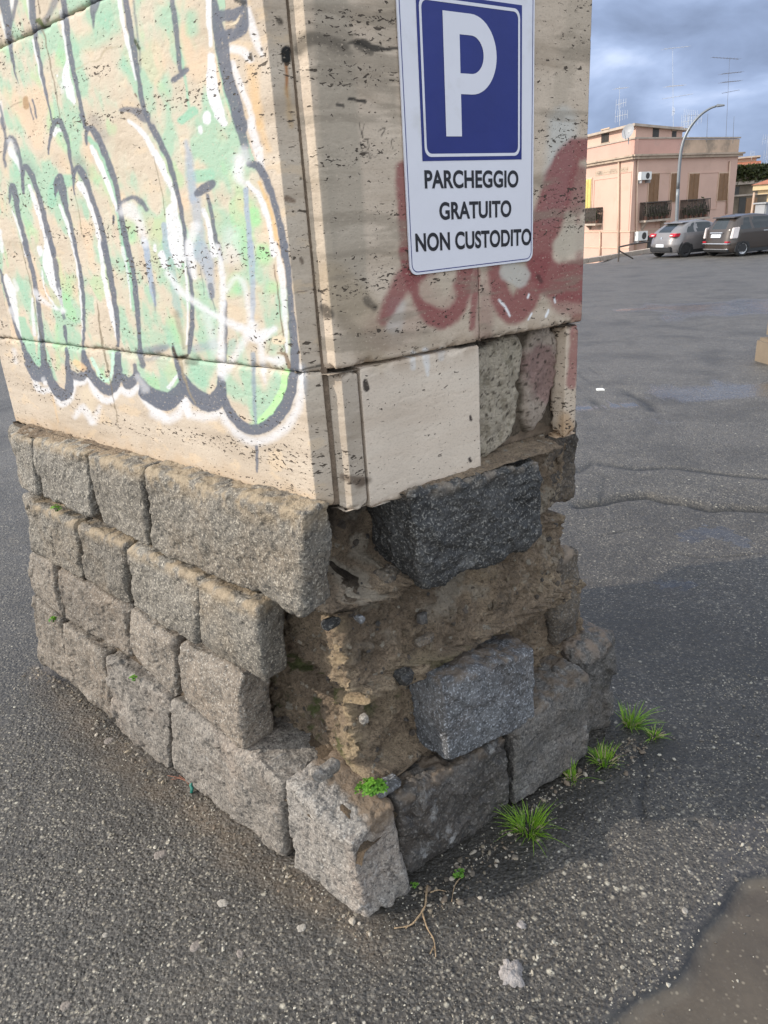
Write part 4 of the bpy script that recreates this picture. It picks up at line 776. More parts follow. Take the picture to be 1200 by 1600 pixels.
    rn = np.random.RandomState(3); ok = np.nonzero(((left & (P1+P2+P3 > .5)) | (~left & (u+uRc < .62))) & (Z > .27) & (Z < 1.0))[0]; CORE_PTS = V[rn.choice(ok, 900, replace=False)]
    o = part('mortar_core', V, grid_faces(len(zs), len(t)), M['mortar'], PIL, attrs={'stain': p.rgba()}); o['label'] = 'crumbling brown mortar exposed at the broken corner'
core()
def chunks():
    rn = np.random.RandomState(9); q, F = cube_grid(3, 3, 3); V = []; Fs = []; C = []; n = 0
    for c in CORE_PTS:
        s = rn.choice([.0025, .004, .006, .010, .016], p=[.35, .33, .2, .09, .03]); R3 = np.linalg.qr(rn.normal(size=(3, 3)))[0]
        p = q/np.linalg.norm(q, axis=1)[:, None]**.6*rn.uniform(.75, 1.25, (len(q), 1))*np.array([1, .75, .6]); V.append(c+(p@R3)*s*.8); Fs.append(F+n*len(q)); n += 1
        col = np.array([(.20, .15, .10), (.30, .24, .17), (.13, .11, .095), (.40, .35, .28), (.09, .085, .085)][rn.choice(5, p=[.35, .25, .2, .08, .12])])*rn.uniform(.7, 1.2); C.append(np.concatenate([np.tile(col, (len(q), 1)), np.full((len(q), 1), .85)], 1))
    o = part('mortar_gravel', np.concatenate(V), np.concatenate(Fs), M['mortar'], PIL, attrs={'stain': np.concatenate(C)}, smooth=False); o['kind'] = 'stuff'
chunks()
bpoly = [Lp(UL-.16, -.02, -.15), Lp(.3, -.02, -.2), cs+np.array([.02, .32, -.02]), Rp(.2, -.02, -.2), Rp(.55, -.02, -.2), Rp(.60, -.02, -.5)]
bc2 = Lp(UL-.16, -.02, -.15)+eR*.75; bpoly.append(np.array([Rp(.60, 0, -.5)[0]-.12, 0, 0])+np.array([0, Rp(.6, 0, -.5)[1]+.45, -.02])); bpoly.append(bc2)
mb = MB(); mb.prism(bpoly[::-1], K*1.075); mb.part('base_body', M['jointfill'], PIL)
# mortar bed on top of the first course
def bed(name, P, nn, u0, u1, w0, w1, z0, z1, seed):
    us = np.arange(u0, u1, .005); ws = np.linspace(w0, w1, 26); U, Wd = np.meshgrid(us, ws); k = (Wd-w0)/(w1-w0); q = np.stack([U.ravel(), Wd.ravel(), np.full(U.size, seed)], 1)
    z = z0+(z1-z0)*k.ravel()**.8+.005*fbm(q, 22, 4, .6, seed); V = np.array([P(0, 0, 0)])+q[:, :1]*(eL if P is Lp else eR)+q[:, 1:2]*nn+z[:, None]*K
    fl = P is Rp
    part(name, V, grid_faces(len(ws), len(us), P is not Lp), M['mortar'], PIL, attrs={'stain': np.zeros((len(V), 4))})
bed('mortar_bed', Lp, nL, .13, UL-.10, -.012, -.10, 1.048, 1.064, 5)
bed('mortar_bed', Rp, nR, .07, .58, -.012, -.14, 1.040, 1.064, 6)
# rubble stuck in the core and lying on the corner block
rs = np.random.RandomState(4)
def rubble(name, c, s, mat, seed, lab=None, **k):
    c = np.asarray(c); a = eR*s[0]/2; b = np.array([-eR[1], eR[0], 0])*s[1]/2; h = K*s[2]/2
    f = [c-a-b-h, c+a-b-h, c+a-b+h, c-a-b+h, c-a+b-h, c+a+b-h, c+a+b+h, c-a+b+h]
    f = [p+rs.normal(size=3)*min(s)*.10 for p in f]
    return block(name, f, M[mat], seed, rad=min(s)*.42, res=.004, rough=min(s)*.08, facet=min(s)*.15, chips=3, label=lab, bulge=0)
def onR(q, w): return hit(q, nR, G0, w)
def onL(q, w): return hit(q, nL, P0, w)
rubble('rubble_stone', onL((432, 1193), -.05), (.07, .05, .045), 'pale', 301)
rubble('rubble_stone', onR((508, 1203), -.10), (.085, .04, .035), 'pale', 302)
rubble('rubble_stone', onR((604, 1227), -.045), (.075, .05, .014), 'bluegrey', 303)
rubble('rubble_stone', onR((632, 1058), -.055), (.05, .035, .035), 'charcoal', 304)
rubble('rubble_stone', onR((572, 1124), -.075), (.03, .025, .025), 'pale', 305)
rubble('rubble_stone', onR((520, 975), -.10), (.045, .035, .035), 'charcoal', 306)
rubble('rubble_stone', onR((560, 968), -.06), (.03, .025, .022), 'bluegrey', 307)
rubble('rubble_stone', onR((662, 1002), -.06), (.05, .03, .03), 'brownblock', 308)
rubble('rubble_stone', onR((868, 1085), -.05), (.07, .05, .04), 'brownstone', 309)
rubble('rubble_stone', onR((606, 905), -.09), (.07, .05, .06), 'brownblock', 310)
rubble('rubble_stone', onR((660, 965), -.06), (.035, .03, .03), 'darkgrey', 311)
# earth collected on the corner block
def dirt():
    us = np.arange(.04, .43, .005); ws = np.arange(-.19, -.004, .005); U, Wd = np.meshgrid(us, ws); q = np.stack([U.ravel(), Wd.ravel(), np.zeros(U.size)], 1)
    z = .262+.008*fbm(q, 18, 4, .5, 91)+.03*sstep(-.08, -.19, q[:, 1])-.045*sstep(-.045, -.004, q[:, 1]+.02*fbm(q, 12, 2, seed=3))-.06*sstep(.12, .05, q[:, 0])
    V = P0[None]+q[:, :1]*eL+q[:, 1:2]*nL+z[:, None]*K
    p = Paint(V[:, :2]); al = np.arange(len(V)); p.over(al, (.075, .048, .026), np.full(len(V), .75))
    part('earth_pocket', V, grid_faces(len(ws), len(us)), M['mortar'], PIL, attrs={'stain': p.rgba()})
dirt()
# ------------------------------------------------------------------ ground: one sheet, fine near the pillar
def axis(lo, hi, f0, f1, fine, grow, far):
    a = list(np.arange(f0, f1, fine)); st = fine; x = a[-1]
    while x < hi: st = min(st*grow, far); x += st; a.append(x)
    st = fine; x = a[0]; b = []
    while x > lo: st = min(st*grow, far); x -= st; b.append(x)
    return np.array(b[::-1]+a)
E0 = np.array([9.0, 32.8]); E1 = np.array([18.6, 42.0]); _ed = (E1-E0)/np.linalg.norm(E1-E0); _en = np.array([-_ed[1], _ed[0]])
def lot_z(X, Y):
    r = np.hypot(X, Y); d = (X-E0[0])*_en[0]+(Y-E0[1])*_en[1]
    z = -0.67*sstep(5, 36, r); return z-5.0*sstep(.6, 3.0, d)
def gpoly(px, z=0.0): return np.array([ground(x, y, z)[:2] for x, y in px])
def dist_poly(X, Y, pts):
    best = np.full(X.shape, 9e9)
    for a, b in zip(pts[:-1], pts[1:]):
        d = b-a; t = np.clip(((X-a[0])*d[0]+(Y-a[1])*d[1])/(d@d+1e-12), 0, 1); best = np.minimum(best, np.hypot(X-a[0]-t*d[0], Y-a[1]-t*d[1]))
    return best
def make_ground():
    xs = axis(-160, 220, -1.55, 2.3, .0085, 1.12, 8.0); ys = axis(-40, 260, .72, 4.25, .0085, 1.10, 8.0)
    X, Y = np.meshgrid(xs, ys); n = X.size; x = X.ravel(); y = Y.ravel(); q = np.stack([x, y, np.zeros(n)], 1)
    z = lot_z(x, y); near = sstep(9, 5, np.hypot(x, y))
    z = z+near*(.006*fbm(q, 1.7, 3, seed=201)+.0022*fbm(q, 9, 3, seed=202)+.0008*fbm(q, 55, 2, seed=203))+(1-near)*.02*fbm(q, .25, 3, seed=204)
    crack = np.zeros(n); mud = np.zeros(n); wet = np.zeros(n); damp = np.zeros(n); gravel = np.zeros(n)
    wob = .018*fbm(q, 9, 4, .6, 211)
    def crk(px, wd, amt, dep):
        nonlocal z, crack
        d = np.abs(dist_poly(x, y, gpoly(px))+wob*.5); c = np.exp(-(d/wd)**2)*amt; crack = np.maximum(crack, c); z = z-dep*np.exp(-(d/(wd*1.3))**2)
    crk([(905, 789), (940, 784), (975, 776), (1010, 773), (1040, 780), (1080, 786), (1110, 794), (1150, 792), (1260, 799)], .034, 1.0, .03)
    crk([(905, 737), (925, 724), (990, 733), (1060, 731), (1130, 741), (1260, 752)], .024, .8, .01)
    crk([(905, 735), (945, 745), (938, 779)], .012, .5, .005)
    crk([(940, 838), (1010, 822)], .006, .55, .004); crk([(1040, 860), (1090, 872), (1210, 864)], .007, .5, .004)
    crk([(910, 634), (950, 620), (985, 614), (1015, 630), (1022, 642)], .03, .8, .02); crk([(900, 600), (930, 577)], .02, .5, .01)
    crk([(998, 1140), (1000, 1180), (1008, 1215), (1000, 1250), (1006, 1288)], .006, .7, .004); crk([(1150, 500), (1110, 565), (1160, 560)], .04, .4, .02)
    crk([(0, 770), (30, 745), (60, 720)], .014, .6, .01); crk([(0, 660), (20, 640)], .02, .5, .01)
    # band of bare stones along the old patch
    b = gpoly([(905, 760), (1000, 752), (1100, 765), (1260, 775)]); gravel = np.maximum(gravel, np.exp(-(dist_poly(x, y, b)/.22)**2)*.9)
    b = gpoly([(640, 1470), (800, 1440), (950, 1390), (1060, 1360)]); gravel = np.maximum(gravel, np.exp(-(dist_poly(x, y, b)/.10)**2)*.6)
    # muddy hollow, bottom right
    mp = gpoly([(930, 1640), (965, 1585), (1000, 1562), (1040, 1545), (1062, 1530), (1082, 1490), (1098, 1455), (1130, 1425), (1152, 1385), (1175, 1372), (1330, 1345), (1600, 1500), (1500, 1800), (1000, 1800)])
    xy = np.stack([x, y], 1); ins = inpoly(xy, mp); d = dist_poly(x, y, np.vstack([mp, mp[:1]]))*np.where(ins, 1, -1)+wob*.45
    mud = sstep(-.004, .006, d); z = z*(1-.8*mud)-.012*sstep(-.006, .03, d); wet = np.maximum(wet, sstep(-.10, .0, d)*.5)
    crack = np.maximum(crack, np.exp(-((d+.006)/.011)**2)*sstep(1.45, 1.32, y))
    # puddles: flat, smooth and wet
    for px, sc, jz in [([(905, 637), (950, 630), (990, 634)], .10, .6), ([(985, 655), (1060, 660)], .09, .3), ([(1080, 838), (1120, 830), (1150, 842)], .075, .8), ([(1158, 850), (1166, 853)], .03, .8), ([(1040, 912), (1075, 913)], .05, .5),
                       ([(1050, 612), (1120, 605), (1190, 608)], .42, .42), ([(1090, 465), (1210, 460)], 1.5, .45), ([(1000, 500), (900, 505)], .9, .22), ([(1160, 1300), (1230, 1290)], .06, .5), ([(1120, 1340), (1180, 1330)], .03, .35)]:
        g = gpoly(px); dd = dist_poly(x, y, g)/sc+.75*fbm(q, 1.6/sc, 3, .6, 221); wet = np.maximum(wet, sstep(1.05, .55, dd)*jz); 
    # damp soil in the shade beside the blocks
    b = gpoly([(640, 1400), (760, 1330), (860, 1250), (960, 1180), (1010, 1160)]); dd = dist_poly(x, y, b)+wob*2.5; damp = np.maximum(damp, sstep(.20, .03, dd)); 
    b = gpoly([(60, 1050), (150, 1150), (250, 1230), (400, 1340), (590, 1470)]); dd = dist_poly(x, y, b)+wob*2; soil = sstep(.10, .01, dd)*.8
    V = np.stack([x, y, z], 1)
    m, nt, bb = mat_new('worn_asphalt'); g_ = N(nt, 'ShaderNodeNewGeometry'); O = g_.outputs['Position']
    def A(nm):
        a = N(nt, 'ShaderNodeAttribute', attribute_name=nm); return a.outputs['Fac']
    big = NZ(nt, O, 2.3, 5.0, 0.6); col = ramp(nt, big, [(0.3, (0.046, 0.040, 0.0345)), (0.7, (0.074, 0.065, 0.057))]).outputs[0]
    mid = NZ(nt, O, 14, 4.0, 0.65); col = MX(nt, ramp(nt, mid, [(0.5, g1(0)), (0.75, g1(0.6))]).outputs[0], col, (0.085, 0.079, 0.073))
    bz = N(nt, 'ShaderNodeMapping'); bz.inputs['Scale'].default_value = (.35, 1.1, 1); bz.inputs['Rotation'].default_value = (0, 0, R_(12)); LK(nt, O, bz.inputs[0]); col = MX(nt, ramp(nt, NZ(nt, bz.outputs[0], 1.0, 6.0, .65), [(.42, g1(0)), (.72, g1(.55))]).outputs[0], col, (.115, .103, .088)); col = MX(nt, ramp(nt, NZ(nt, bz.outputs[0], 2.7, 5.0, .6), [(.5, g1(0)), (.75, g1(.5))]).outputs[0], col, (.035, .033, .032))
    col = MX(nt, MT(nt, 'MULTIPLY', A('far_sheen'), ramp(nt, mid, [(.2, g1(.55)), (.7, g1(.85))]).outputs[0]), col, (.185, .170, .155))  # far asphalt lightened with distance, grazing sheen put into the colour
    va = VO(nt, O, 112); spa = N(nt, 'ShaderNodeSeparateColor'); LK(nt, va.outputs['Color'], spa.inputs[0])
    ca = ramp(nt, spa.outputs[0], [(0.0, (0.016, 0.015, 0.014)), (0.50, (0.050, 0.044, 0.038)), (0.78, (0.118, 0.102, 0.084)), (0.93, (0.23, 0.203, 0.165)), (1.0, (0.38, 0.335, 0.26))]).outputs[0]
    col = MX(nt, ramp(nt, va.outputs['Distance'], [(0.30, g1(0.85)), (0.60, g1(0))]).outputs[0], col, ca)
    fine = NZ(nt, O, 330, 2.0, 0.6); col = MX(nt, ramp(nt, fine, [(0.36, g1(0.85)), (0.50, g1(0))]).outputs[0], col, (0.020, 0.019, 0.018))
    chain = [(fine, 0.4, 0.004), (MT(nt, 'MULTIPLY', MT(nt, 'SUBTRACT', 1.0, va.outputs['Distance']), spa.outputs[2]), .55, .009)]
    gv = A('gravel')
    for sc, thr, amt, bsc in ((84, 0.80, 0.8, .5), (150, 0.76, 0.75, .4), (50, 0.955, 0.85, .6)):
        v = VO(nt, O, sc); sp = N(nt, 'ShaderNodeSeparateColor'); LK(nt, v.outputs['Color'], sp.inputs[0])
        on = MT(nt, 'GREATER_THAN', MT(nt, 'ADD', sp.outputs[0], MT(nt, 'MULTIPLY', gv, 0.22)), thr)
        rim = ramp(nt, v.outputs['Distance'], [(0.20, g1(1)), (0.42, g1(0))]).outputs[0]
        pc = ramp(nt, sp.outputs[1], [(0.0, (0.12, 0.108, 0.095)), (0.5, (0.21, 0.187, 0.155)), (0.8, (0.33, 0.295, 0.235)), (0.95, (0.50, 0.455, 0.365)), (1.0, (0.60, 0.56, 0.48))]).outputs[0]
        f = MT(nt, 'MULTIPLY', MT(nt, 'MULTIPLY', on, rim), amt); col = MX(nt, f, col, pc); chain.append((MT(nt, 'SUBTRACT', 1.0, v.outputs['Distance']), bsc*.5, .008))
    hole = VO(nt, O, 130); 
    col = MX(nt, MT(nt, 'MULTIPLY', A('soil'), ramp(nt, mid, [(0.35, g1(0.2)), (0.6, g1(0.95))]).outputs[0]), col, (0.125, 0.095, 0.068))
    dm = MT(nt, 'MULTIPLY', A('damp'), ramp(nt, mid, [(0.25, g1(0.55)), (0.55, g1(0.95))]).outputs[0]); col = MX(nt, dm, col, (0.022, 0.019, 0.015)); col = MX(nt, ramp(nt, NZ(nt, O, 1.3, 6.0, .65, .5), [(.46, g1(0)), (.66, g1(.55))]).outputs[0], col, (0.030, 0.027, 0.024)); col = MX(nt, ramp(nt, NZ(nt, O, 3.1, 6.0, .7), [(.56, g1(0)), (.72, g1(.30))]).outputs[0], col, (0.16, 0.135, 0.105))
    mm = A('mud'); mudc = ramp(nt, NZ(nt, O, 9, 5.0, 0.65), [(0.3, (0.070, 0.053, 0.035)), (0.7, (0.115, 0.089, 0.061))]).outputs[0]
    mv = VO(nt, O, 85); msp = N(nt, 'ShaderNodeSeparateColor'); LK(nt, mv.outputs['Color'], msp.inputs[0])
    mf = MT(nt, 'MULTIPLY', MT(nt, 'GREATER_THAN', msp.outputs[0], 0.88), ramp(nt, mv.outputs['Distance'], [(0.12, g1(0.6)), (0.4, g1(0))]).outputs[0]); mudc = MX(nt, mf, mudc, (0.36, 0.30, 0.22))
    col = MX(nt, MT(nt, 'MULTIPLY', mm, 0.93), col, mudc)
    col = MX(nt, MT(nt, 'MULTIPLY', A('crack'), 0.9), col, (0.012, 0.011, 0.010))
    wt = A('wet'); col = MX(nt, MT(nt, 'MULTIPLY', wt, 0.45), col, (0.03, 0.029, 0.03))
    LK(nt, col, bb.inputs['Base Color'])
    wf = ramp(nt, MT(nt, 'ADD', wt, MT(nt, 'MULTIPLY', NZ(nt, O, 40, 3.0), 0.25)), [(0.36, g1(0)), (0.60, g1(1))]).outputs[0]
    rb = MT(nt, 'SUBTRACT', 0.66, MT(nt, 'MULTIPLY', mid, 0.2))
    rg = MT(nt, 'MAXIMUM', 0.05, MT(nt, 'SUBTRACT', MT(nt, 'SUBTRACT', rb, MT(nt, 'MULTIPLY', wf, 0.62)), MT(nt, 'MULTIPLY', mm, 0.28))); LK(nt, rg, bb.inputs['Roughness'])
    bb.inputs['Specular IOR Level'].default_value = 0.5
    chain.append((NZ(nt, O, 24, 4.0, 0.6), .25, .010))
    dry = MT(nt, 'SUBTRACT', 1.0, MT(nt, 'MAXIMUM', MT(nt, 'MULTIPLY', wf, 0.93), MT(nt, 'MULTIPLY', mm, 0.85)))
    prev = None
    for h, s, dd in chain:
        bp = N(nt, 'ShaderNodeBump', i_Distance=dd); LK(nt, MT(nt, 'MULTIPLY', dry, s), bp.inputs['Strength']); LK(nt, h, bp.inputs['Height'])
        if prev is not None: LK(nt, prev, bp.inputs['Normal'])
        prev = bp.outputs[0]
    LK(nt, prev, bb.inputs['Normal'])
    me = mesh_np('ground', V, grid_faces(len(ys), len(xs)), m, attrs=dict(far_sheen=sstep(2.6, 7.0, np.hypot(x, y))*.8, crack=crack, mud=mud, wet=wet, damp=damp, gravel=gravel, soil=soil))
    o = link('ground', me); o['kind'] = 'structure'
    return xs, ys, z.reshape(X.shape), mp
GX, GY, GZ, MUDP = make_ground()
def gz(x, y):
    i = np.clip(np.searchsorted(GX, x), 1, len(GX)-1); j = np.clip(np.searchsorted(GY, y), 1, len(GY)-1); return float(GZ[j-1:j+1, i-1:i+1].mean())
def gpt(px, py):
    p = ground(px, py)
    for _ in range(4): p = ground(px, py, gz(p[0], p[1]))
    return p
# loose grit: many tiny stones lying on the asphalt
def grit():
    rn = np.random.RandomState(7); t = (1+5**.5)/2
    B = np.array([[-1,t,0],[1,t,0],[-1,-t,0],[1,-t,0],[0,-1,t],[0,1,t],[0,-1,-t],[0,1,-t],[t,0,-1],[t,0,1],[-t,0,-1],[-t,0,1]], float)/math.sqrt(1+t*t)
    F0 = np.array([[0,11,5],[0,5,1],[0,1,7],[0,7,10],[0,10,11],[1,5,9],[5,11,4],[11,10,2],[10,7,6],[7,1,8],[3,9,4],[3,4,2],[3,2,6],[3,6,8],[3,8,9],[4,9,5],[2,4,11],[6,2,10],[8,6,7],[9,8,1]])
    V = []; F = []; C = []; pal = np.array([(.12, .105, .09), (.17, .15, .125), (.23, .20, .16), (.30, .265, .21), (.42, .385, .32), (.08, .072, .065)])
    n = 0; k = 0
    while n < 7000 and k < 120000:
        k += 1; x = rn.uniform(-1.5, 2.2); y = rn.uniform(.75, 4.2)
        p = np.array([x, y]); a = (p-P0[:2])@nL[:2]; b = (p-G0[:2])@nR[:2]
        if a < .0 and b < .0: continue
        q = projv(np.array([[x, y, 0]]))[0]
        if not (-30 < q[0] < 1230 and q[1] < 1640): continue
        if inpoly(p[None], MUDP)[0] and rn.uniform() < .9: continue
        if fbm(np.array([[x, y, 0.]]), 2.2, 2, seed=5)[0]+rn.uniform(-.5, .5) < -.05: continue
        s = rn.choice([.0018, .0025, .0032, .0045, .007], p=[.38, .33, .2, .075, .015])*rn.uniform(.8, 1.2); R3 = np.linalg.qr(rn.normal(size=(3, 3)))[0]
        v = (B*rn.uniform(.7, 1.3, (12, 1))*np.array([1, .8, .6]))@R3*s; v[:, 2] *= .7; v += [x, y, gz(x, y)+s*.15]
        V.append(v); F.append(F0+12*n); C.append(np.tile(pal[rn.randint(6)]*rn.uniform(.65, 1.05), (12, 1))); n += 1
    for pl, cnt, wd in (([(55, 1040), (110, 1070), (175, 1135), (260, 1222), (440, 1348), (590, 1462)], 520, .028), ([(640, 1400), (720, 1345), (800, 1275), (925, 1185), (985, 1150)], 500, .05)):
        gp = gpoly(pl)
        for _ in range(cnt):
            i = rn.randint(len(gp)-1); t = rn.uniform(); p = gp[i]*(1-t)+gp[i+1]*t; nn_ = nL[:2] if wd < .04 else nR[:2]; p = p+nn_*abs(rn.normal())*wd
            s = rn.choice([.002, .003, .0045, .007, .011], p=[.34, .3, .22, .11, .03])*rn.uniform(.8, 1.2); R3 = np.linalg.qr(rn.normal(size=(3, 3)))[0]
            v = (B*rn.uniform(.7, 1.3, (12, 1))*np.array([1, .8, .6]))@R3*s; v[:, 2] *= .7; v += [p[0], p[1], gz(p[0], p[1])+s*.1]; V.append(v); F.append(F0+12*n); C.append(np.tile(np.array([(.16, .12, .085), (.11, .09, .07), (.22, .18, .13), (.30, .26, .21)][rn.randint(4)])*rn.uniform(.7, 1.2), (12, 1))); n += 1
    m, nt, b = mat_new('grit_stone'); at = N(nt, 'ShaderNodeAttribute', attribute_name='tint'); LK(nt, at.outputs['Color'], b.inputs['Base Color']); b.inputs['Roughness'].default_value = .7
    o = link('loose_grit', mesh_np('loose_grit', np.concatenate(V), np.concatenate(F), m, attrs={'tint': np.concatenate(C)}, smooth=False)); o['kind'] = 'stuff'; tag(o, 'tiny pale stones scattered over the dark asphalt', 'grit')
grit()
# flat pale spots and stones pressed into the asphalt
gum_m = plain('pale_grey_spot', (.30, .27, .235), .85, var=.25, scale=140, bump=.5, bscale=300)
gum_d = plain('dull_spot', (.20, .17, .15), .85, var=.25, scale=140, bump=.5, bscale=300)
lime_m = plain('whitish_mortar', (.27, .245, .235), .9, var=.35, scale=60, bump=.8, bscale=160)
def blob(name, px, py, rx, ry, th, mat, seed, label, cat, group=None, lump=.2):
    c = gpt(px, py); nr, nc = 14, 36; th_ = np.linspace(0, 2*math.pi, nc, endpoint=False); V = []; sx = rx; sy = ry
    r = np.linspace(0, 1, nr)[:, None]; ang = th_[None]
    q = np.stack([np.cos(th_), np.sin(th_), np.full(nc, seed)], 1); lobe = 1+lump*fbm(q, 1.6, 3, .6, seed)
    X = r*np.cos(ang)*lobe[None]*sx; Y = r*np.sin(ang)*lobe[None]*sy; qq = np.stack([X.ravel(), Y.ravel(), np.full(X.size, seed)], 1)
    Zz = th*(1-r**4)*np.ones_like(ang); Zz = Zz+(th*.6*fbm(qq, 60, 3, .6, seed+1)).reshape(Zz.shape)*(1-r**2)-.002*r**6
    V = np.stack([X, Y, Zz], -1).reshape(-1, 3)
    F = [[i*nc+k, i*nc+(k+1) % nc, (i+1)*nc+(k+1) % nc, (i+1)*nc+k] for i in range(nr-1) for k in range(nc)]
    F = [f[::-1] for f in F]
    o = link(name, mesh_np(name, V, F, mat), None, (c[0], c[1], c[2]+.0005)); o.rotation_euler[2] = seed
    return tag(o, label, cat, group)
GS = 'pale spots trodden into the asphalt'
for px, py, rx, ry, mt, lb in [(348, 1411, .017, .013, gum_m, 'pale round gum spot on the asphalt straight below the seam of the low block'), (471, 1450, .013, .013, gum_m, 'pale oval gum spot nearest the foot of the corner block'),
    (305, 1478, .016, .013, gum_d, 'dull brownish gum spot left of the small dull one'), (375, 1490, .013, .010, gum_d, 'small dull gum spot below the pale round one'), (250, 1335, .019, .017, gum_d, 'large faint gum spot farthest up beside the low wall'),
    (164, 1461, .009, .008, gum_m, 'smallest tan gum spot at the left'), (102, 1572, .014, .012, gum_d, 'faint grey gum spot in the lower left corner'), (1070, 1423, .010, .008, gum_m, 'pale flat pebble near the edge of the muddy hollow'), (170, 1157, .019, .016, gum_d, 'faint gum spot beside the far left blocks')]:
    blob('gum_spot', px, py, rx, ry, .0022, mt, px % 17+1, lb, 'gum spot', GS)
blob('mortar_lump', 800, 1519, .030, .036, .012, lime_m, 3, 'whitish lump of old mortar lying on the asphalt in front', 'mortar lump', lump=.45)
blob('flat_chip', 815, 1445, .014, .012, .004, lime_m, 5, 'small flat grey stone chip above the whitish lump', 'stone chip', lump=.5)
blob('wall_chip', 520, 1818//1, .01, .01, .003, lime_m, 6, 'x', 'x') if False else None

# ------------------------------------------------------------------ parking sign stuck on the right face
def sign():
    white = plain('sign_white', (.69, .68, .73), .32, var=.03, scale=3, bump=.12, bscale=14, dirt=((.45, .42, .38), 7, .56, .40)); blue = plain('sign_blue', (.014, .022, .165), .28, var=.12, scale=5, bump=.15, bscale=16); black = plain('sign_black', (.012, .011, .014), .4, var=.05)
    (ul, zb), (ur, _) = pxT((642, 430), .006), pxT((833, 408), .006); zb -= .001; zt = zb+.54; W = ur-ul
    S = root('parking_sign', Tp((ul+ur)/2, zb, .003), 'white parking sign with a blue P square and black lettering on the weathered stone', 'parking sign')
    def rr(u0, u1, z0, z1, r, n=7):
        out = []
        for cx, cz, a0 in ((u1-r, z0+r, -90), (u1-r, z1-r, 0), (u0+r, z1-r, 90), (u0+r, z0+r, 180)):
            for k in range(n): a = R_(a0+90*k/(n-1)); out.append((cx+r*math.cos(a), cz+r*math.sin(a)))
        return out
    def wv(u, z): return .0045+.0007*math.sin(u*31+1)*math.sin(z*23)
    def sheet(name, mat, w, outer, inner=None, lab=None):
        cu = bpy.data.curves.new(name, 'CURVE'); cu.dimensions = '2D'; cu.fill_mode = 'BOTH'
        for pl in [outer]+([inner] if inner else []):
            s = cu.splines.new('POLY'); s.points.add(len(pl)-1)
            for p, (u, z) in zip(s.points, pl): p.co = (u, z, 0, 1)
            s.use_cyclic_u = True
        ob = bpy.data.objects.new('tmp', cu); COL.objects.link(ob); dg = bpy.context.evaluated_depsgraph_get(); me0 = bpy.data.meshes.new_from_object(ob.evaluated_get(dg))
        co = np.zeros(len(me0.vertices)*3); me0.vertices.foreach_get('co', co); co = co.reshape(-1, 3); fs = [list(p.vertices) for p in me0.polygons]
        bpy.data.objects.remove(ob); mb = MB(); mb.add([Tp(u, z, w) for u, z, _ in co], fs); o = mb.part(name, mat, S); 
        for p in o.data.polygons:
            pass
        fixn(o, nR); return o
    def fixn(o, n):
        import bmesh
        bm = bmesh.new(); bm.from_mesh(o.data); bm.normal_update()
        for f in bm.faces:
            if f.normal.dot(Vector(n)) < 0: f.normal_flip()
        bm.to_mesh(o.data); bm.free()
    # panel: thin body with rounded corners
    pl = rr(ul, ur, zb, zt, .018); mb = MB(); mb.prism([Tp(u, z, .0015) for u, z in pl], nR*.003); mb.part('panel', white, S)
    sheet('border_line', blue, .0049, rr(ul+.0045, ur-.0045, zb+.0045, zt-.0045, .0155), rr(ul+.0062, ur-.0062, zb+.0062, zt-.0062, .014)[::-1])
    a = pxT((660, 247), .005); b = pxT((815, 249), .005); u0, u1, z0 = a[0], b[0], min(a[1], b[1]); z1 = z0+(u1-u0)*1.02
    zt2 = z1
    sheet('blue_square', blue, .0051, [(u0, z0), (u1, z0), (u1, zt2), (u0, zt2)])
    sheet('white_frame', white, .0057, rr(u0+.006, u1-.006, z0+.007, zt2-.007, .016), rr(u0+.0115, u1-.0115, z0+.0125, zt2-.0125, .0125)[::-1])
    # the letter P
    pu = lambda x, y: pxT((x, y), .006)
    x0, zb_ = pu(697, 213); x1 = pu(722, 213)[0]; xt, ztp = pu(692, 16); xr, zc = pu(776, 80); zbowl = pu(722, 147)[1]
    x0 = (x0+xt)/2; sw = x1-x0; R = (ztp-zbowl)/2; cz = (ztp+zbowl)/2; xc = xr-R
    out = [(x0, zb_), (x1, zb_), (x1, zbowl)]+[(xc+R*math.cos(R_(a)), cz+R*math.sin(R_(a))) for a in np.linspace(-90, 90, 25)]+[(x0, ztp)]
    bt = sw*.86; r2 = R-bt; inn = [(x1, cz-r2)]+[(xc+r2*math.cos(R_(a)), cz+r2*math.sin(R_(a))) for a in np.linspace(-90, 90, 21)]+[(x1, cz+r2)]
    sheet('letter_p', white, .0058, out, inn[::-1])
    def text(name, s, pa, pb, hh):
        cu = bpy.data.curves.new(name, 'FONT'); cu.body = s; cu.size = 1.0; cu.offset = .03; cu.space_character = 1.02
        ob = bpy.data.objects.new('tmp', cu); COL.objects.link(ob); dg = bpy.context.evaluated_depsgraph_get(); me0 = bpy.data.meshes.new_from_object(ob.evaluated_get(dg))
        co = np.zeros(len(me0.vertices)*3); me0.vertices.foreach_get('co', co); co = co.reshape(-1, 3); fs = [list(p.vertices) for p in me0.polygons]; bpy.data.objects.remove(ob)
        lo = co.min(0); hi = co.max(0); ua, za = pxT(pa, .005); ub, zb2 = pxT(pb, .005)
        U = ua+(co[:, 0]-lo[0])/(hi[0]-lo[0])*(ub-ua); Z = za+(zb2-za)*(co[:, 0]-lo[0])/(hi[0]-lo[0])+(co[:, 1]-lo[1])/(hi[1]-lo[1])*hh
        mb = MB(); mb.add([Tp(u, z, .0051) for u, z in zip(U, Z)], fs); o = mb.part(name, black, S); fixn(o, nR)
    text('lettering', 'PARCHEGGIO', (664, 295), (810, 293), .0335)
    text('lettering', 'GRATUITO', (687, 344), (799, 339), .0335)
    text('lettering', 'NON CUSTODITO', (650, 394), (830, 383), .0350)
sign()

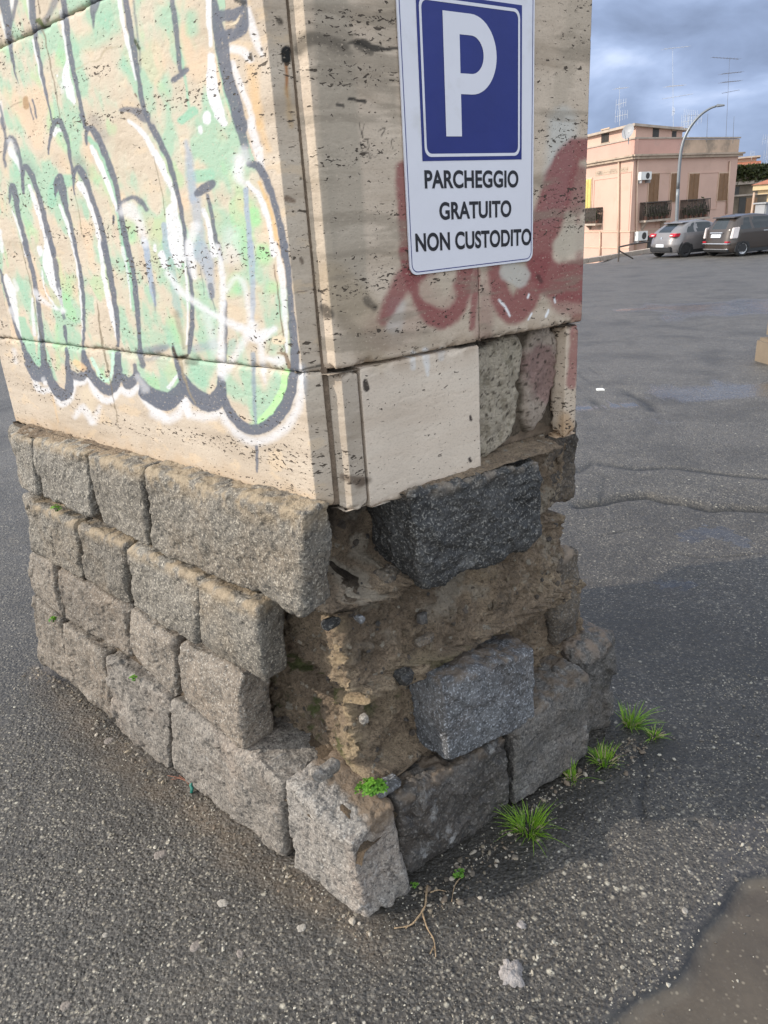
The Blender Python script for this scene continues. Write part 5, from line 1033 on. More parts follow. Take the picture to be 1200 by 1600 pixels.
# ------------------------------------------------------------------ grass, weeds and roots
def leaf_mat(name, a, b):
    m, nt, bb = mat_new(name); g = N(nt, 'ShaderNodeNewGeometry'); at = N(nt, 'ShaderNodeAttribute', attribute_name='tone')
    c = ramp(nt, at.outputs['Fac'], [(0, a), (1, b)]).outputs[0]; LK(nt, c, bb.inputs['Base Color']); bb.inputs['Roughness'].default_value = .5
    tr = N(nt, 'ShaderNodeBsdfTranslucent'); LK(nt, c, tr.inputs[0]); ms = N(nt, 'ShaderNodeMixShader'); ms.inputs[0].default_value = .35; LK(nt, bb.outputs[0], ms.inputs[1]); LK(nt, tr.outputs[0], ms.inputs[2])
    out = [n for n in nt.nodes if n.type == 'OUTPUT_MATERIAL'][0]; LK(nt, ms.outputs[0], out.inputs[0]); return m
GRASS = leaf_mat('fresh_grass', (.08, .20, .012), (.34, .56, .04)); CLOV = leaf_mat('clover_leaf', (.06, .18, .02), (.22, .45, .05)); STRAW = plain('dry_straw', (.40, .31, .19), .8, var=.25, scale=50); ROOTM = plain('dry_root', (.30, .21, .125), .85, var=.3, scale=70, bump=.6, bscale=200)
def tuft(px, py, hgt, rad, n, seed, label, lean=(0, 0)):
    rn = np.random.RandomState(seed); c = gpt(px, py); R0 = root('grass_tuft', c, label, 'grass tuft', 'grass tufts along the foot of the blocks'); V = []; F = []; T = []; k = 0
    for i in range(n):
        a = rn.uniform(0, 2*math.pi); r = rad*math.sqrt(rn.uniform())*.8; b0 = c+np.array([r*math.cos(a), r*math.sin(a), -.004]); h = hgt*1.0*rn.uniform(.45, 1.1); sp = rn.uniform(.1, 1.0); d = np.array([math.cos(a+rn.normal()*.6)*sp+lean[0], math.sin(a+rn.normal()*.6)*sp+lean[1], 1.0]); w0 = rn.uniform(.0007, .0016); sd = np.array([-d[1], d[0], 0])+1e-3; sd /= np.linalg.norm(sd)
        m = 5; tn = rn.uniform()
        for j in range(m+1):
            s = j/m; p = b0+d*h*s*np.array([1, 1, 1-.38*s*sp])+np.array([d[0], d[1], -1])*h*.25*s*s*sp; w = w0*(1-s**1.6)+.0001; V += [p-sd*w, p+sd*w]; T += [tn*.7+.3*s]*2
        for j in range(m): F.append([k+2*j, k+2*j+1, k+2*j+3, k+2*j+2])
        k += 2*(m+1)
    part('blades', np.array(V), np.array(F), GRASS, R0, attrs={'tone': np.array(T)})
    mb = MB()
    for i in range(14):
        a = rn.uniform(0, 6.28); p = c+np.array([math.cos(a), math.sin(a), 0])*rad*rn.uniform(.2, .8); e = p+np.array([math.cos(a)*.02, math.sin(a)*.02, .006+rn.uniform(0, .03)*(hgt/.07)]); mb.tube([p+K*.002, (p+e)/2+K*.004, e], [.0011, .0009, .0004], 5)
    mb.part('dry_stems', STRAW, R0)
tuft(826, 1296, .085, .040, 150, 1, 'thick grass tuft at the dark joint between two blocks')
tuft(893, 1216, .075, .022, 46, 2, 'thin upright grass tuft left of the wide spreading tuft', (-.1, 0))
tuft(944, 1190, .070, .036, 100, 3, 'wide spreading grass tuft before the rounded end block')
tuft(986, 1132, .085, .030, 120, 4, 'tall bright grass tuft at the right side of the rounded end block', (.15, 0))
tuft(1022, 1150, .045, .022, 54, 5, 'smallest grass tuft standing out on the open asphalt')
def clover(c, R, n, seed, label, sz=.006, hgt=.02, group=None, nrm=None):
    rn = np.random.RandomState(seed); c = np.asarray(c, float); up = K if nrm is None else np.asarray(nrm); R0 = root('leafy_weed', c, label, 'weed', group); V = []; F = []; T = []; k = 0; mb = MB()
    for i in range(n):
        a = rn.uniform(0, 6.28); r = R*math.sqrt(rn.uniform()); top = c+np.array([r*math.cos(a), r*math.sin(a)*.7, 0])+K*hgt*rn.uniform(.4, 1.1)*(1-.5*(r/R)**2)+up*.004
        mb.tube([c+np.array([math.cos(a), math.sin(a), 0])*r*.3-K*.003, (c+top)/2+K*.003, top], [.0006, .0005, .0004], 4)
        tilt = np.array([math.cos(a)*.5*r/R, math.sin(a)*.5*r/R, 1.0]); tilt /= np.linalg.norm(tilt); e1 = np.cross(tilt, [0.3, 1, 0.1]); e1 /= np.linalg.norm(e1); e2 = np.cross(tilt, e1); ph = rn.uniform(0, 6.28); tn = rn.uniform()
        for lf in range(3):
            an = ph+lf*2.094; s = sz*rn.uniform(.75, 1.2); dd = e1*math.cos(an)+e2*math.sin(an); ss = np.cross(tilt, dd); pts = [(0, 0), (.45, .42), (.85, .5), (1.1, .28), (1.0, 0), (1.1, -.28), (.85, -.5), (.45, -.42)]
            V += [top+dd*s*x+ss*s*y+tilt*s*(.12*math.sin(x*2)+.25*abs(y)) for x, y in pts]; T += [tn*.75+.25*(x > .6) for x, y in pts]; F += [[k, k+1, k+2, k+3, k+4, k+5, k+6, k+7][::-1]]; k += 8
    part('leaves', np.array(V), np.array(F), CLOV, R0, attrs={'tone': np.array(T)}); mb.part('stems', CLOV, R0)
clover(onR((581, 1248), -.012)+np.array([0, .02, .0]), .036, 95, 11, 'bright green leafy weed growing behind the top of the corner block', .0068, .032)
clover(onL((91, 797), .0)+nL*.004, .016, 16, 12, 'small green weed in the joint under the top blocks at the far left', .0065, .014)
clover(onL((85, 970), .0)+nL*.004, .014, 15, 13, 'small green weed in the upright joint low on the far left', .0065, .014)
clover(onL((212, 1062), .0)+nL*.004, .012, 13, 14, 'small green weed in the joint above the pale lower block', .0055, .012)
clover(gpt(719, 1372), .016, 16, 15, 'small green weed on a thin pale stalk at the foot of the dark block', .005, .022)
clover(gpt(648, 1392)+np.array([0, .012, 0]), .010, 8, 16, 'tiny dark green weed in the gap beside the corner block', .004, .008)
def groot(name, pxs, rad, label, branches=()):
    pts = [gpt(*q)+K*(.003+.004*math.sin(i*1.7)**2) for i, q in enumerate(pxs)]; pts = [np.array(p) for p in densify(pts, 1.0, 4)[0]] if len(pts) > 2 else pts
    R0 = root(name, gpt(*pxs[0]), label, 'root'); mb = MB(); n = len(pts); mb.tube(pts, [rad*(1-.55*i/n)*(1+.18*math.sin(i*2.3)) for i in range(n)], 7); mb.part('main_strand', ROOTM, R0, smooth=True)
    for b, r in branches:
        bp = [gpt(*q)+K*.003 for q in b]; bp = [np.array(p) for p in densify(bp, 1.0, 4)[0]] if len(bp) > 2 else bp
        mb = MB(); n = len(bp); mb.tube(bp, [r*(1-.6*i/n)*(1+.15*math.sin(i*2)) for i in range(n)], 6); mb.part('side_strand', ROOTM, R0, smooth=True)
groot('dry_root', [(668, 1385), (666, 1402), (664, 1418), (652, 1438), (640, 1448), (616, 1453)], .0032, 'forked dry root lying on the ground in front of the corner block', [([(660, 1428), (668, 1452), (678, 1470), (681, 1497)], .0024), ([(672, 1396), (684, 1392), (697, 1394)], .0018), ([(640, 1447), (634, 1452)], .0016), ([(678, 1480), (672, 1492)], .0014)])
groot('weed_stalk', [(722, 1370), (712, 1384), (708, 1396), (706, 1412)], .0018, 'short pale curved stalk lying below the small weed')
red_m = plain('red_twig', (.22, .09, .055), .8); tw = MB()
for a, b in [((262, 1213), (300, 1226)), ((268, 1219), (292, 1222)), ((280, 1213), (298, 1231))]: tw.tube([gpt(*a)+K*.003, gpt((a[0]+b[0])/2, (a[1]+b[1])/2-2)+K*.006, gpt(*b)+K*.003], [.0011, .0012, .0007], 5)
tag(tw.top('twig_bundle', red_m), 'few thin reddish twigs on the asphalt against the low block', 'twigs')
sc_m = plain('green_plastic', (.02, .16, .12), .4); p = gpt(299, 1240); sm = MB(); sm.tube([p+np.array([0, 0, .002]), p+np.array([.003, .008, .012]), p+np.array([-.002, .014, .022]), p+np.array([.004, .016, .028])], [.004, .0055, .005, .002], 7)
tag(sm.top('plastic_scrap', sc_m, smooth=True), 'small crumpled green plastic scrap against the low block', 'litter')
pb = gpt(938, 610); pm = MB(); pm.hexa([pb+np.array(v) for v in [(-.035, 0, .0), (.035, -.02, .0), (.04, .05, .0), (-.02, .07, .0), (-.03, 0, .008), (.035, -.02, .012), (.035, .05, .009), (-.015, .07, .006)]]); tag(pm.top('paper_scrap', plain('white_paper', (.7, .7, .68), .7)), 'crumpled white paper scrap beside the pothole puddle', 'litter')
# ------------------------------------------------------------------ the town behind: helpers
ZT = (910, 160, 4.138)                         # enlarged view used for tracing
def zt(x, y): return (ZT[0]+x/ZT[2], ZT[1]+y/ZT[2])
class Face:
    """a vertical wall through two plan points"""
    def __init__(s, a, b):
        s.O = np.array([a[0], a[1], 0.0]); d = np.array([b[0]-a[0], b[1]-a[1], 0.0]); s.L = np.linalg.norm(d); s.e = d/s.L
        s.n = np.array([s.e[1], -s.e[0], 0]); 
        if s.n@(CAM-s.O) < 0: s.n = -s.n
    def px(s, q, w=0.0):
        p = hit(q, s.n, s.O, w); return float((p-s.O)@s.e), float(p[2])
    def P(s, u, z, w=0.0): return s.O+s.e*u+K*z+s.n*w
    def box(s, mb, u0, u1, z0, z1, w0, w1): return mb.box(s.P(u0, z0, w0), s.e*(u1-u0), s.n*(w1-w0), K*(z1-z0))
def azpt(px, py, D):
    r = ray(px, py); h = math.hypot(r[0], r[1]); return np.array([r[0]/h*D, r[1]/h*D])
Wm = {k: plain('town_'+k, c, r, var=v, scale=s, bump=.25, bscale=12, dirt=d) for k, c, r, v, s, d in [
    ('salmon', (.56, .37, .295), .9, .06, .5, ((.42, .28, .2), .7, .58, .45)), ('pink', (.55, .325, .265), .9, .06, .6, ((.42, .3, .25), .9, .55, .45)), ('weathered', (.50, .36, .26), .9, .15, .8, ((.20, .165, .13), .9, .48, .7)), ('cornice', (.44, .34, .26), .9, .12, .9, ((.18, .15, .12), 1.1, .5, .65)),
    ('shutter', (.24, .135, .07), .7, .12, 3, None), ('yellow', (.60, .50, .17), .7, .06, 3, None), ('dark', (.05, .045, .04), .6, .2, 3, None), ('rail', (.075, .06, .05), .7, .25, 4, None), ('plants', (.05, .06, .025), .9, .5, 5, None), ('brownwall', (.20, .155, .11), .95, .35, .6, ((.08, .065, .05), .5, .45, .7)), ('vines', (.05, .06, .022), .95, .5, 3, None),
    ('ochre', (.62, .46, .27), .9, .08, .6, None), ('white', (.72, .71, .68), .5, .06, 3, None), ('grey', (.30, .30, .31), .5, .1, 3, None), ('tile', (.32, .12, .07), .85, .25, 4, None), ('pipe', (.56, .40, .30), .7, .08, 2, None), ('slab', (.40, .33, .27), .85, .2, 2, None)]}
metal = plain('galvanised_pole', (.20, .21, .22), .45, metal=.5, var=.1, scale=3); antm = plain('antenna_metal', (.52, .53, .55), .4, metal=.4, var=.1, scale=6)
antd = plain('thin_dark_mast', (.12, .12, .13), .5, var=.1, scale=6)
# ------------------------------------------------------------------ salmon corner house
D0 = 60.0
pc = azpt(986, 330, D0); pr = azpt(1146, 320, D0*1.17); pl_ = azpt(872, 335, D0*1.16)
FR = Face(pc, pr); FL = Face(pc, pl_)
zc0 = FR.px(zt(318, 368))[1]; zc1 = FR.px(zt(318, 338))[1]; zp1 = FR.px(zt(313, 236))[1]; zg = -5.6
ph0 = FR.px(zt(318, 150))[1]
HS = root('corner_house', np.array([pc[0], pc[1], zg]), 'salmon pink corner house with brown shutters, balconies and a flat roof behind the parked cars', 'house')
def hp(name, mat, fn, **k):
    mb = MB(); fn(mb); return mb.part(name, Wm[mat] if isinstance(mat, str) else mat, k.pop('parent', HS), **k)
bk = FR.P(FR.L, 0)+FL.e*FL.L
hp('wall', 'salmon', lambda m: m.prism([FL.P(FL.L, zg), FR.P(0, zg), FR.P(FR.L, zg), bk+K*zg], K*(zc0-zg)))
def cor(m):
    for f in (FR, FL): f.box(m, -.22, f.L+.25, zc0, zc1-.12, -.3, .24); f.box(m, -.34, f.L+.35, zc1-.118, zc1, -.3, .36)
hp('cornice', 'cornice', cor)
uj = FR.px(zt(655, 300))[0]
hp('parapet', 'pink', lambda m: (FR.box(m, .02, uj, zc1+.003, zp1, -.30, -.02), FL.box(m, .02, FL.L, zc1+.003, zp1, -.30, -.02)))
hp('parapet', 'weathered', lambda m: (FR.box(m, uj+.01, FR.L, zc1+.003, zp1-.05, -.30, -.025)))['label'] = 'weathered beige stretch of the parapet'
hp('coping', 'slab', lambda m: (FR.box(m, -.06, FR.L+.05, zp1+.002, zp1+.10, -.36, .05), FL.box(m, .06, FL.L, zp1+.002, zp1+.10, -.36, .05)))
uw1 = FR.px(zt(672, 200))[0]
q0 = FR.P(0, zc1, -.32)-FL.n*.32; 
def ins_c(w_):
    A_ = np.array([FL.n[:2], FR.n[:2]]); x_ = np.linalg.solve(A_, np.array([FL.n[:2]@pc+w_, FR.n[:2]@pc+w_])); return np.array([x_[0], x_[1], 0.])
hp('penthouse', 'salmon', lambda m: m.prism([FL.P(FL.L, zc1, -.335), ins_c(-.335)+K*zc1, FR.P(uw1, zc1, -.335), FR.P(uw1, zc1, -.335)+FL.e*5, FL.P(FL.L, zc1, -5)], K*(ph0-zc1)))
def roof(m):
    a = [FL.P(FL.L, ph0+.01, -.05), FR.P(-.05, ph0+.01, -.05), FR.P(uw1+.5, ph0-.30, -.05), FR.P(uw1+.5, ph0-.3, 0)+FL.e*5, FL.P(FL.L, ph0, -5)]
    m.prism(a, K*.16)
hp('roof_slab', 'slab', roof)
def frame_panel(m, f, a, b, t=.05, w=.035):
    u0, z1 = f.px(a); u1, z0 = f.px(b); u0, u1 = sorted((u0, u1))
    f.box(m, u0, u1, z0, z0+t, 0, w); f.box(m, u0, u1, z1-t, z1, 0, w); f.box(m, u0, u0+t, z0+t, z1-t, 0, w); f.box(m, u1-t, u1, z0+t, z1-t, 0, w)
for f_, a_, b_ in ((FL, zt(78, 500), zt(225, 830)), (FR, zt(492, 455), zt(560, 800)), (FR, zt(752, 455), zt(865, 690)), (FL, zt(245, 455), zt(300, 830))): hp('wall_moulding', 'salmon', lambda m: frame_panel(m, f_, a_, b_))
def frieze(m):
    u0, z1 = FL.px(zt(295, 425)); u1, z0 = FL.px(zt(85, 465)); n = 26; FL.box(m, u1, u0, z0-.12, z1+.1, -.05, .02)
    for i in range(n):
        u = u0+(u1-u0)*(i+.5)/n; s = abs(u1-u0)/n*.36; FL.box(m, u-s, u+s, z0+.06*(i % 2), z1-.05*(i % 3), 0, .04)
hp('frieze', 'cornice', frieze)
def band(m):
    for f in (FL, FR):
        z = f.px(zt(310, 835))[1]; f.box(m, -.05, f.L, z-.05, z+.05, 0, .05)
    z = FL.px(zt(200, 940))[1]; FL.box(m, 0, FL.L, z-.04, z+.04, 0, .04)
hp('string_course', 'pipe', band)
def shutter(f, a, b, mat='shutter', leaf=2):
    u0, z1 = f.px(a); u1, z0 = f.px(b); u0, u1 = sorted((u0, u1)); mb = MB(); f.box(mb, u0-.09, u1+.09, z0-.06, z1+.09, .0, .05); o = mb.part('window', Wm['pipe'], HS)
    for k in range(leaf):
        m = MB(); a0 = u0+(u1-u0)*k/leaf+.02; a1 = u0+(u1-u0)*(k+1)/leaf-.02; f.box(m, a0, a1, z0, z1, .055, .075); n = 26
        for i in range(n): zz = z0+.05+(z1-z0-.1)*(i+.5)/n; m.hexa([f.P(a0+.05, zz-.035, .078), f.P(a1-.05, zz-.035, .078), f.P(a1-.05, zz-.02, .105), f.P(a0+.05, zz-.02, .105), f.P(a0+.05, zz+.01, .078), f.P(a1-.05, zz+.01, .078), f.P(a1-.05, zz+.02, .085), f.P(a0+.05, zz+.02, .085)])
        for uu in (a0, a1-.05): f.box(m, uu, uu+.05, z0, z1, .076, .11)
        m.part('shutter', Wm[mat], o)
for a, b in (((432, 462), (481, 655)), ((573, 460), (609, 640)), ((691, 462), (737, 640)), ((884, 460), (929, 632))): shutter(FR, zt(*a), zt(*b))
shutter(FL, zt(22, 500), zt(57, 690), 'yellow')
shutter(FR, zt(418, 862), zt(450, 990), 'dark', 1)
def hole_w(f, a, b, bars=0, w=-.335):
    u0, z1 = f.px(a, w); u1, z0 = f.px(b, w); u0, u1 = sorted((u0, u1)); mb = MB(); f.box(mb, u0, u1, z0, z1, w+.01, w+.03); o = mb.part('window', Wm['dark'], HS)
    m = MB(); f.box(m, u0-.1, u1+.1, z1+.002, z1+.10, w+.01, w+.07); m.part('lintel', Wm['cornice'], o); m = MB(); f.box(m, u0-.1, u1+.1, z0-.10, z0-.002, w+.01, w+.07); m.part('sill', Wm['cornice'], o)
    if bars:
        m = MB()
        for i in range(bars): u = u0+(u1-u0)*(i+.5)/bars; m.tube([f.P(u, z0, w+.09), f.P(u, z1, w+.09)], .022, 5)
        m.part('bars', Wm['rail'], o)
hole_w(FL, zt(128, 182), zt(171, 254), 5); hole_w(FR, zt(456, 162), zt(491, 235)); hole_w(FR, zt(580, 186), zt(604, 236))
def balcony(f, a, b, drop, seed, plants=True):
    u0, z1 = f.px(a, .4); u1, z0 = f.px(b, .4); u0, u1 = sorted((u0, u1)); dp = .55; u0 += .15; u1 -= .15; mb = MB(); f.box(mb, u0-.08, u1+.08, z0-.14, z0, .0, dp+.08)
    for u in (u0+.3, u1-.3): mb.prism([f.P(u-.08, z0-.142, .0), f.P(u-.08, z0-.142, dp*.8), f.P(u-.08, z0-drop, .0)], f.e*.16)
    o = mb.part('balcony', Wm['slab'], HS); m = MB(); n = 16
    for i in range(n+1): u = u0+(u1-u0)*i/n; m.tube([f.P(u, z0, dp), f.P(u, z0+(z1-z0)*.5, dp+.05), f.P(u, z1, dp)], [.025, .04, .025], 5)
    for s in (u0, u1):
        for j in range(5): w = dp*j/5; m.tube([f.P(s, z0, w), f.P(s, z1, w)], .028, 5)
    f.box(m, u0-.03, u1+.03, z1+.001, z1+.06, 0.02, dp+.04); m.part('railing', Wm['rail'], o)
    if plants:
        rn = np.random.RandomState(seed); m = MB(); 
        for i in range(5):
            m = MB(); u = u0+.2+(u1-u0-.4)*i/4; f.box(m, u-.12, u+.12, z0+.01, z0+.28, dp*.45, dp*.8); m.part('plant_pot', Wm['tile'], o)
        m = MB()
        for i in range(420):
            u = u0+.05+(u1-u0-.1)*rn.uniform(); z = z0+.25+abs(rn.normal())*.28; w = dp*rn.uniform(.35, 1.02); c = f.P(u, min(z, z1+.15), w); d = rn.normal(size=3)*.09; e = rn.normal(size=3)*.05; m.add([c-d, c+e, c+d, c-e], [[0, 1, 2, 3]])
        m.part('plants', Wm['plants'], o)['kind'] = 'stuff'
balcony(FR, zt(395, 652), zt(563, 748), .75, 1); balcony(FR, zt(656, 636), zt(813, 738), .7, 2); balcony(FL, zt(10, 690), zt(104, 782), .5, 3)
def ac(f, a, b):
    u0, z1 = f.px(a, .3); u1, z0 = f.px(b, .3); u0, u1 = sorted((u0, u1)); mb = MB(); f.box(mb, u0, u1, z0, z1, .1, .42); o = mb.part('air_conditioner', Wm['white'], HS, bevel=.02)
    m = MB(); cu = u0+(u1-u0)*.62; cz = (z0+z1)/2; r = (z1-z0)*.38; ring_ = [f.P(cu+r*math.cos(t), cz+r*math.sin(t), .425) for t in np.linspace(0, 6.283, 25)[:-1]]; m.prism(ring_, f.n*.012); m.part('fan_grille', Wm['dark'], o)
    m = MB(); f.box(m, u0+.1, u0+.16, z0-.2, z0-.002, .0, .4); m.part('bracket', Wm['grey'], o); m = MB(); f.box(m, u1-.16, u1-.1, z0-.2, z0-.002, .0, .4); m.part('bracket', Wm['grey'], o)
ac(FR, zt(372, 450), zt(438, 500)); ac(FR, zt(352, 836), zt(413, 890))
def pipe(f, pts, r=.06):
    P_ = [f.px(q, .1) for q in pts]; mb = MB(); mb.tube([f.P(u, z, .1) for u, z in P_], r, 8); mb.part('drain_pipe', Wm['pipe'], HS, smooth=True)
pipe(FL, [zt(236, 385), zt(232, 1010)], .08); pipe(FR, [zt(358, 375), zt(345, 1010)]); pipe(FR, [zt(955, 380), zt(933, 720)], .07); pipe(FL, [zt(115, 835), zt(113, 1030)], .07)
# satellite dish and box on the roof terrace
def dish():
    c = FR.P(FR.px(zt(292, 190), .1)[0], FR.px(zt(292, 190), .1)[1], .15); d = np.array([-.75, -.60, .35]); d /= np.linalg.norm(d); a = np.cross(d, K); a /= np.linalg.norm(a); b = np.cross(a, d); R0 = root('satellite_dish', c-K*.7, 'grey satellite dish at the roof corner of the salmon house', 'satellite dish'); V = []; nr, nc = 7, 24
    for i in range(nr):
        r = .46*i/(nr-1)
        for k in range(nc): t = 2*math.pi*k/nc; V.append(c+a*r*math.cos(t)+b*r*math.sin(t)*1.1+d*(.35*(r/.46)**2*.45-.1))
    F = [[i*nc+k, i*nc+(k+1) % nc, (i+1)*nc+(k+1) % nc, (i+1)*nc+k] for i in range(nr-1) for k in range(nc)]; part('reflector', np.array(V), np.array(F), Wm['grey'], R0)
    m = MB(); m.tube([c-d*.1-K*.75, c-d*.1], .04, 6); m.part('mast', Wm['grey'], R0); m = MB(); m.tube([c-b*.6, c+d*.5-b*.1], .02, 5); m.part('feed_arm', Wm['grey'], R0)
dish()
# ------------------------------------------------------------------ aerials on the roofs
def aerial(px_top, px_base, D, arrays, label, thick=.035, mat=None, name='roof_aerial'):
    mat = mat or antm; pb = azpt(*px_base, D); zb = CAM[2]+(ray(*px_base)[2]/math.hypot(*ray(*px_base)[:2]))*D; ztp = CAM[2]+(ray(*px_top)[2]/math.hypot(*ray(*px_top)[:2]))*D; pt = azpt(*px_top, D)
    b = np.array([*pb, zb]); t = np.array([*pt, ztp]); R0 = root(name, b, label, 'aerial', 'aerials on the roofs'); m = MB(); m.tube([b, t], [thick*.5, thick*.3], 6); m.part('mast', mat, R0)
    for fr, az, ln, ne, el, vert in arrays:
        c = b+(t-b)*fr; d = np.array([math.cos(R_(az)), math.sin(R_(az)), 0.06]); s = np.array([-d[1], d[0], 0]) if not vert else K; m = MB(); m.tube([c-d*ln*.35, c+d*ln*.65], .014, 5)
        for i in range(ne): p = c-d*ln*.35+d*ln*i/(max(1, ne-1)); q = el*(1-.4*i/ne); m.tube([p-s*q, p+s*q], .008, 4)
        m.part('antenna', mat, R0)
aerial((968, 135), (968, 196), 63, [(.95, 20, 1.0, 6, .35, 0), (.55, -60, .9, 5, .35, 1), (.25, -40, .9, 6, .4, 1)], 'short pale aerial at the left end of the salmon house roof')
aerial((1051, 74), (1052, 198), 63, [(.99, 10, 1.9, 7, .3, 0), (.52, 25, 1.6, 9, .35, 0), (.38, -15, 2.0, 8, .3, 0), (.2, 60, 1.0, 5, .3, 1)], 'tallest pale aerial behind the penthouse of the salmon house')
aerial((1076, 178), (1075, 215), 62, [(.92, 35, 1.6, 8, .45, 1), (.7, -30, 1.3, 7, .45, 1), (.5, 100, 1.0, 6, .3, 1)], 'bushy white aerial beside the bend of the lamp post')
aerial((1140, 90), (1134, 222), 70, [(.99, 195, 2.4, 9, .3, 0), (.82, 15, 1.8, 8, .4, 0), (.72, 20, 1.8, 8, .4, 0), (.6, -30, 1.2, 5, .3, 0)], 'dark comb aerial on a tall mast at the right end of the salmon roof', .03, antd)
aerial((1106, 178), (1104, 222), 66, [], 'bare thin rod right of the bushy white aerial', .035, antd, 'roof_rod')
aerial((1147, 182), (1145, 224), 68, [], 'bare thin rod at the right end of the salmon parapet', .035, antd, 'roof_rod')
aerial((1199, 212), (1198, 262), 80, [(.9, 20, 1.4, 6, .4, 1), (.4, 20, 1.0, 5, .4, 1)], 'white aerial at the right border above the vine covered house')
aerial((1175, 238), (1174, 250), 80, [(.8, 40, .8, 4, .3, 1)], 'tiny aerial on the red tiled shed')
# ------------------------------------------------------------------ brown house with vines, tiled shed, ochre house at the border
p1 = azpt(1140, 330, 74); p2 = azpt(1240, 330, 78); FB = Face(p1, p2); OB = root('old_house', np.array([p1[0], p1[1], zg]), 'old dark brown house with vines along its roof edge', 'house')
zb1 = FB.px(zt(1050, 425))[1]; zb0 = FB.px(zt(1050, 520))[1]
def op(name, mat, fn, par=None): mb = MB(); fn(mb); return mb.part(name, Wm[mat], par or OB)
op('wall', 'brownwall', lambda m: m.prism([FB.P(-1, zg), FB.P(FB.L, zg), FB.P(FB.L, zg, -7), FB.P(-1, zg, -7)], K*(zb1-zg)))
op('ledge', 'slab', lambda m: FB.box(m, -1, FB.L, zb0-.12, zb0+.12, .0, .25))
def fr2(f, a, b, mat, w=.03, par=None, nm='window'):
    u0, z1 = f.px(a); u1, z0 = f.px(b); u0, u1 = sorted((u0, u1)); mb = MB(); f.box(mb, u0, u1, z0, z1, .0, w); return mb.part(nm, Wm[mat], par or OB)
fr2(FB, zt(980, 545), zt(1010, 600), 'dark'); fr2(FB, zt(1015, 615), zt(1048, 715), 'dark', nm='door'); fr2(FB, zt(1060, 620), zt(1120, 715), 'shutter', .04, nm='gate'); op('moulding', 'slab', lambda m: FB.box(m, .2, 3.6, FB.px(zt(1050, 605))[1], FB.px(zt(1050, 605))[1]+.14, 0, .12))
def vines():
    rn = np.random.RandomState(5); m = MB(); V = []; F = []; T = []
    for i in range(1700):
        u = rn.uniform(-.6, FB.L); z = zb1-abs(rn.normal())*.55+.2; c = FB.P(u, z, .05+rn.uniform(0, .35)); d = rn.normal(size=3)*.11; e = rn.normal(size=3)*.08; k = len(V); V += [c-d, c+e, c+d, c-e]; F.append([k, k+1, k+2, k+3]); T += [rn.uniform()]*4
    part('vines', np.array(V), np.array(F), leaf_mat('vine_leaf', (.02, .03, .01), (.09, .10, .03)), OB, attrs={'tone': np.array(T)})
vines()
p3 = azpt(1148, 250, 82); p4 = azpt(1182, 250, 82); FS = Face(p3, p4); SH = root('roof_shed', np.array([p3[0], p3[1], 3.0]), 'small weathered rooftop shed with a red tiled lower edge', 'shed')
zs0 = FS.px(zt(1050, 420))[1]; zs1 = FS.px(zt(1050, 362))[1]
mb = MB(); FS.box(mb, 0, FS.L, zs0-2.5, zs1, -3, 0); mb.part('wall', Wm['weathered'], SH); mb = MB(); FS.box(mb, -.2, FS.L+.3, zs1+.003, zs1+.14, -3.2, .3); mb.part('roof', Wm['slab'], SH); mb = MB(); mb.prism([FS.P(-1.2, zs0-.1, .0), FS.P(-1.2, zs0-.1, 1.4), FS.P(-1.2, zs0+.45, .0)], FS.e*(FS.L+1.6)); mb.part('tiled_roof', Wm['tile'], SH); mb = MB(); FS.box(mb, FS.L*.35, FS.L*.5, zs0+.55, zs1-.2, .005, .03); mb.part('window', Wm['dark'], SH)
p5 = azpt(1196, 330, 50); p6 = azpt(1290, 330, 49.6); FO = Face(p5, p6); OC = root('ochre_house', np.array([p5[0], p5[1], zg]), 'pale ochre house with a moulded eave at the right border', 'house'); zo1 = FO.px(zt(1180, 565))[1]
mb = MB(); mb.prism([FO.P(0, zg), FO.P(FO.L, zg), FO.P(FO.L, zg, -6), FO.P(2.5, zg, -6)], K*(zo1-zg)); mb.part('wall', Wm['ochre'], OC)
mb = MB(); FO.box(mb, -.7, FO.L, zo1+.003, zo1+.28, -.3, .5); FO.box(mb, -.45, FO.L, zo1-.22, zo1, -.2, .3); mb.part('eave', Wm['ochre'], OC)
mb = MB(); mb.add([FO.P(-.8, zo1+.285, .6), FO.P(FO.L+.2, zo1+.285, .6), FO.P(FO.L+.2, zo1+.285, -6), FO.P(1.7, zo1+.285, -6), FO.P(2.2, zo1+1.3, -2.5), FO.P(FO.L+.2, zo1+1.3, -2.5)], [[0, 1, 5, 4], [1, 2, 5], [2, 3, 4, 5], [3, 0, 4], [0, 3, 2, 1]]); mb.part('roof', Wm['tile'], OC)
mb = MB(); mb.tube([FO.P(-.62, zo1-.1, .35), FO.P(-.7, zo1-2.5, .2), FO.P(-.7, zg, .2)], .06, 6); mb.part('drain_pipe', Wm['pipe'], OC)
# white cabinet and rail by the far pavement
c5 = azpt(1191, 350, 44); FW = Face(c5, azpt(1199, 350, 44.3)); zw0 = FW.px((1190, 352))[1]; mb = MB(); FW.box(mb, -.3, .35, zw0, zw0+1.0, -.3, .3); CB = root('white_cabinet', FW.P(0, zw0), 'white utility cabinet half hidden behind the brown car', 'cabinet'); mb.part('body', Wm['grey'], CB, bevel=.03); mb = MB(); FW.box(mb, -.25, .3, zw0+.1, zw0+.9, .305, .32); mb.part('door', Wm['grey'], CB); mb = MB(); FW.box(mb, -.38, .43, zw0+1.003, zw0+1.07, -.38, .38); mb.part('lid', Wm['grey'], CB)
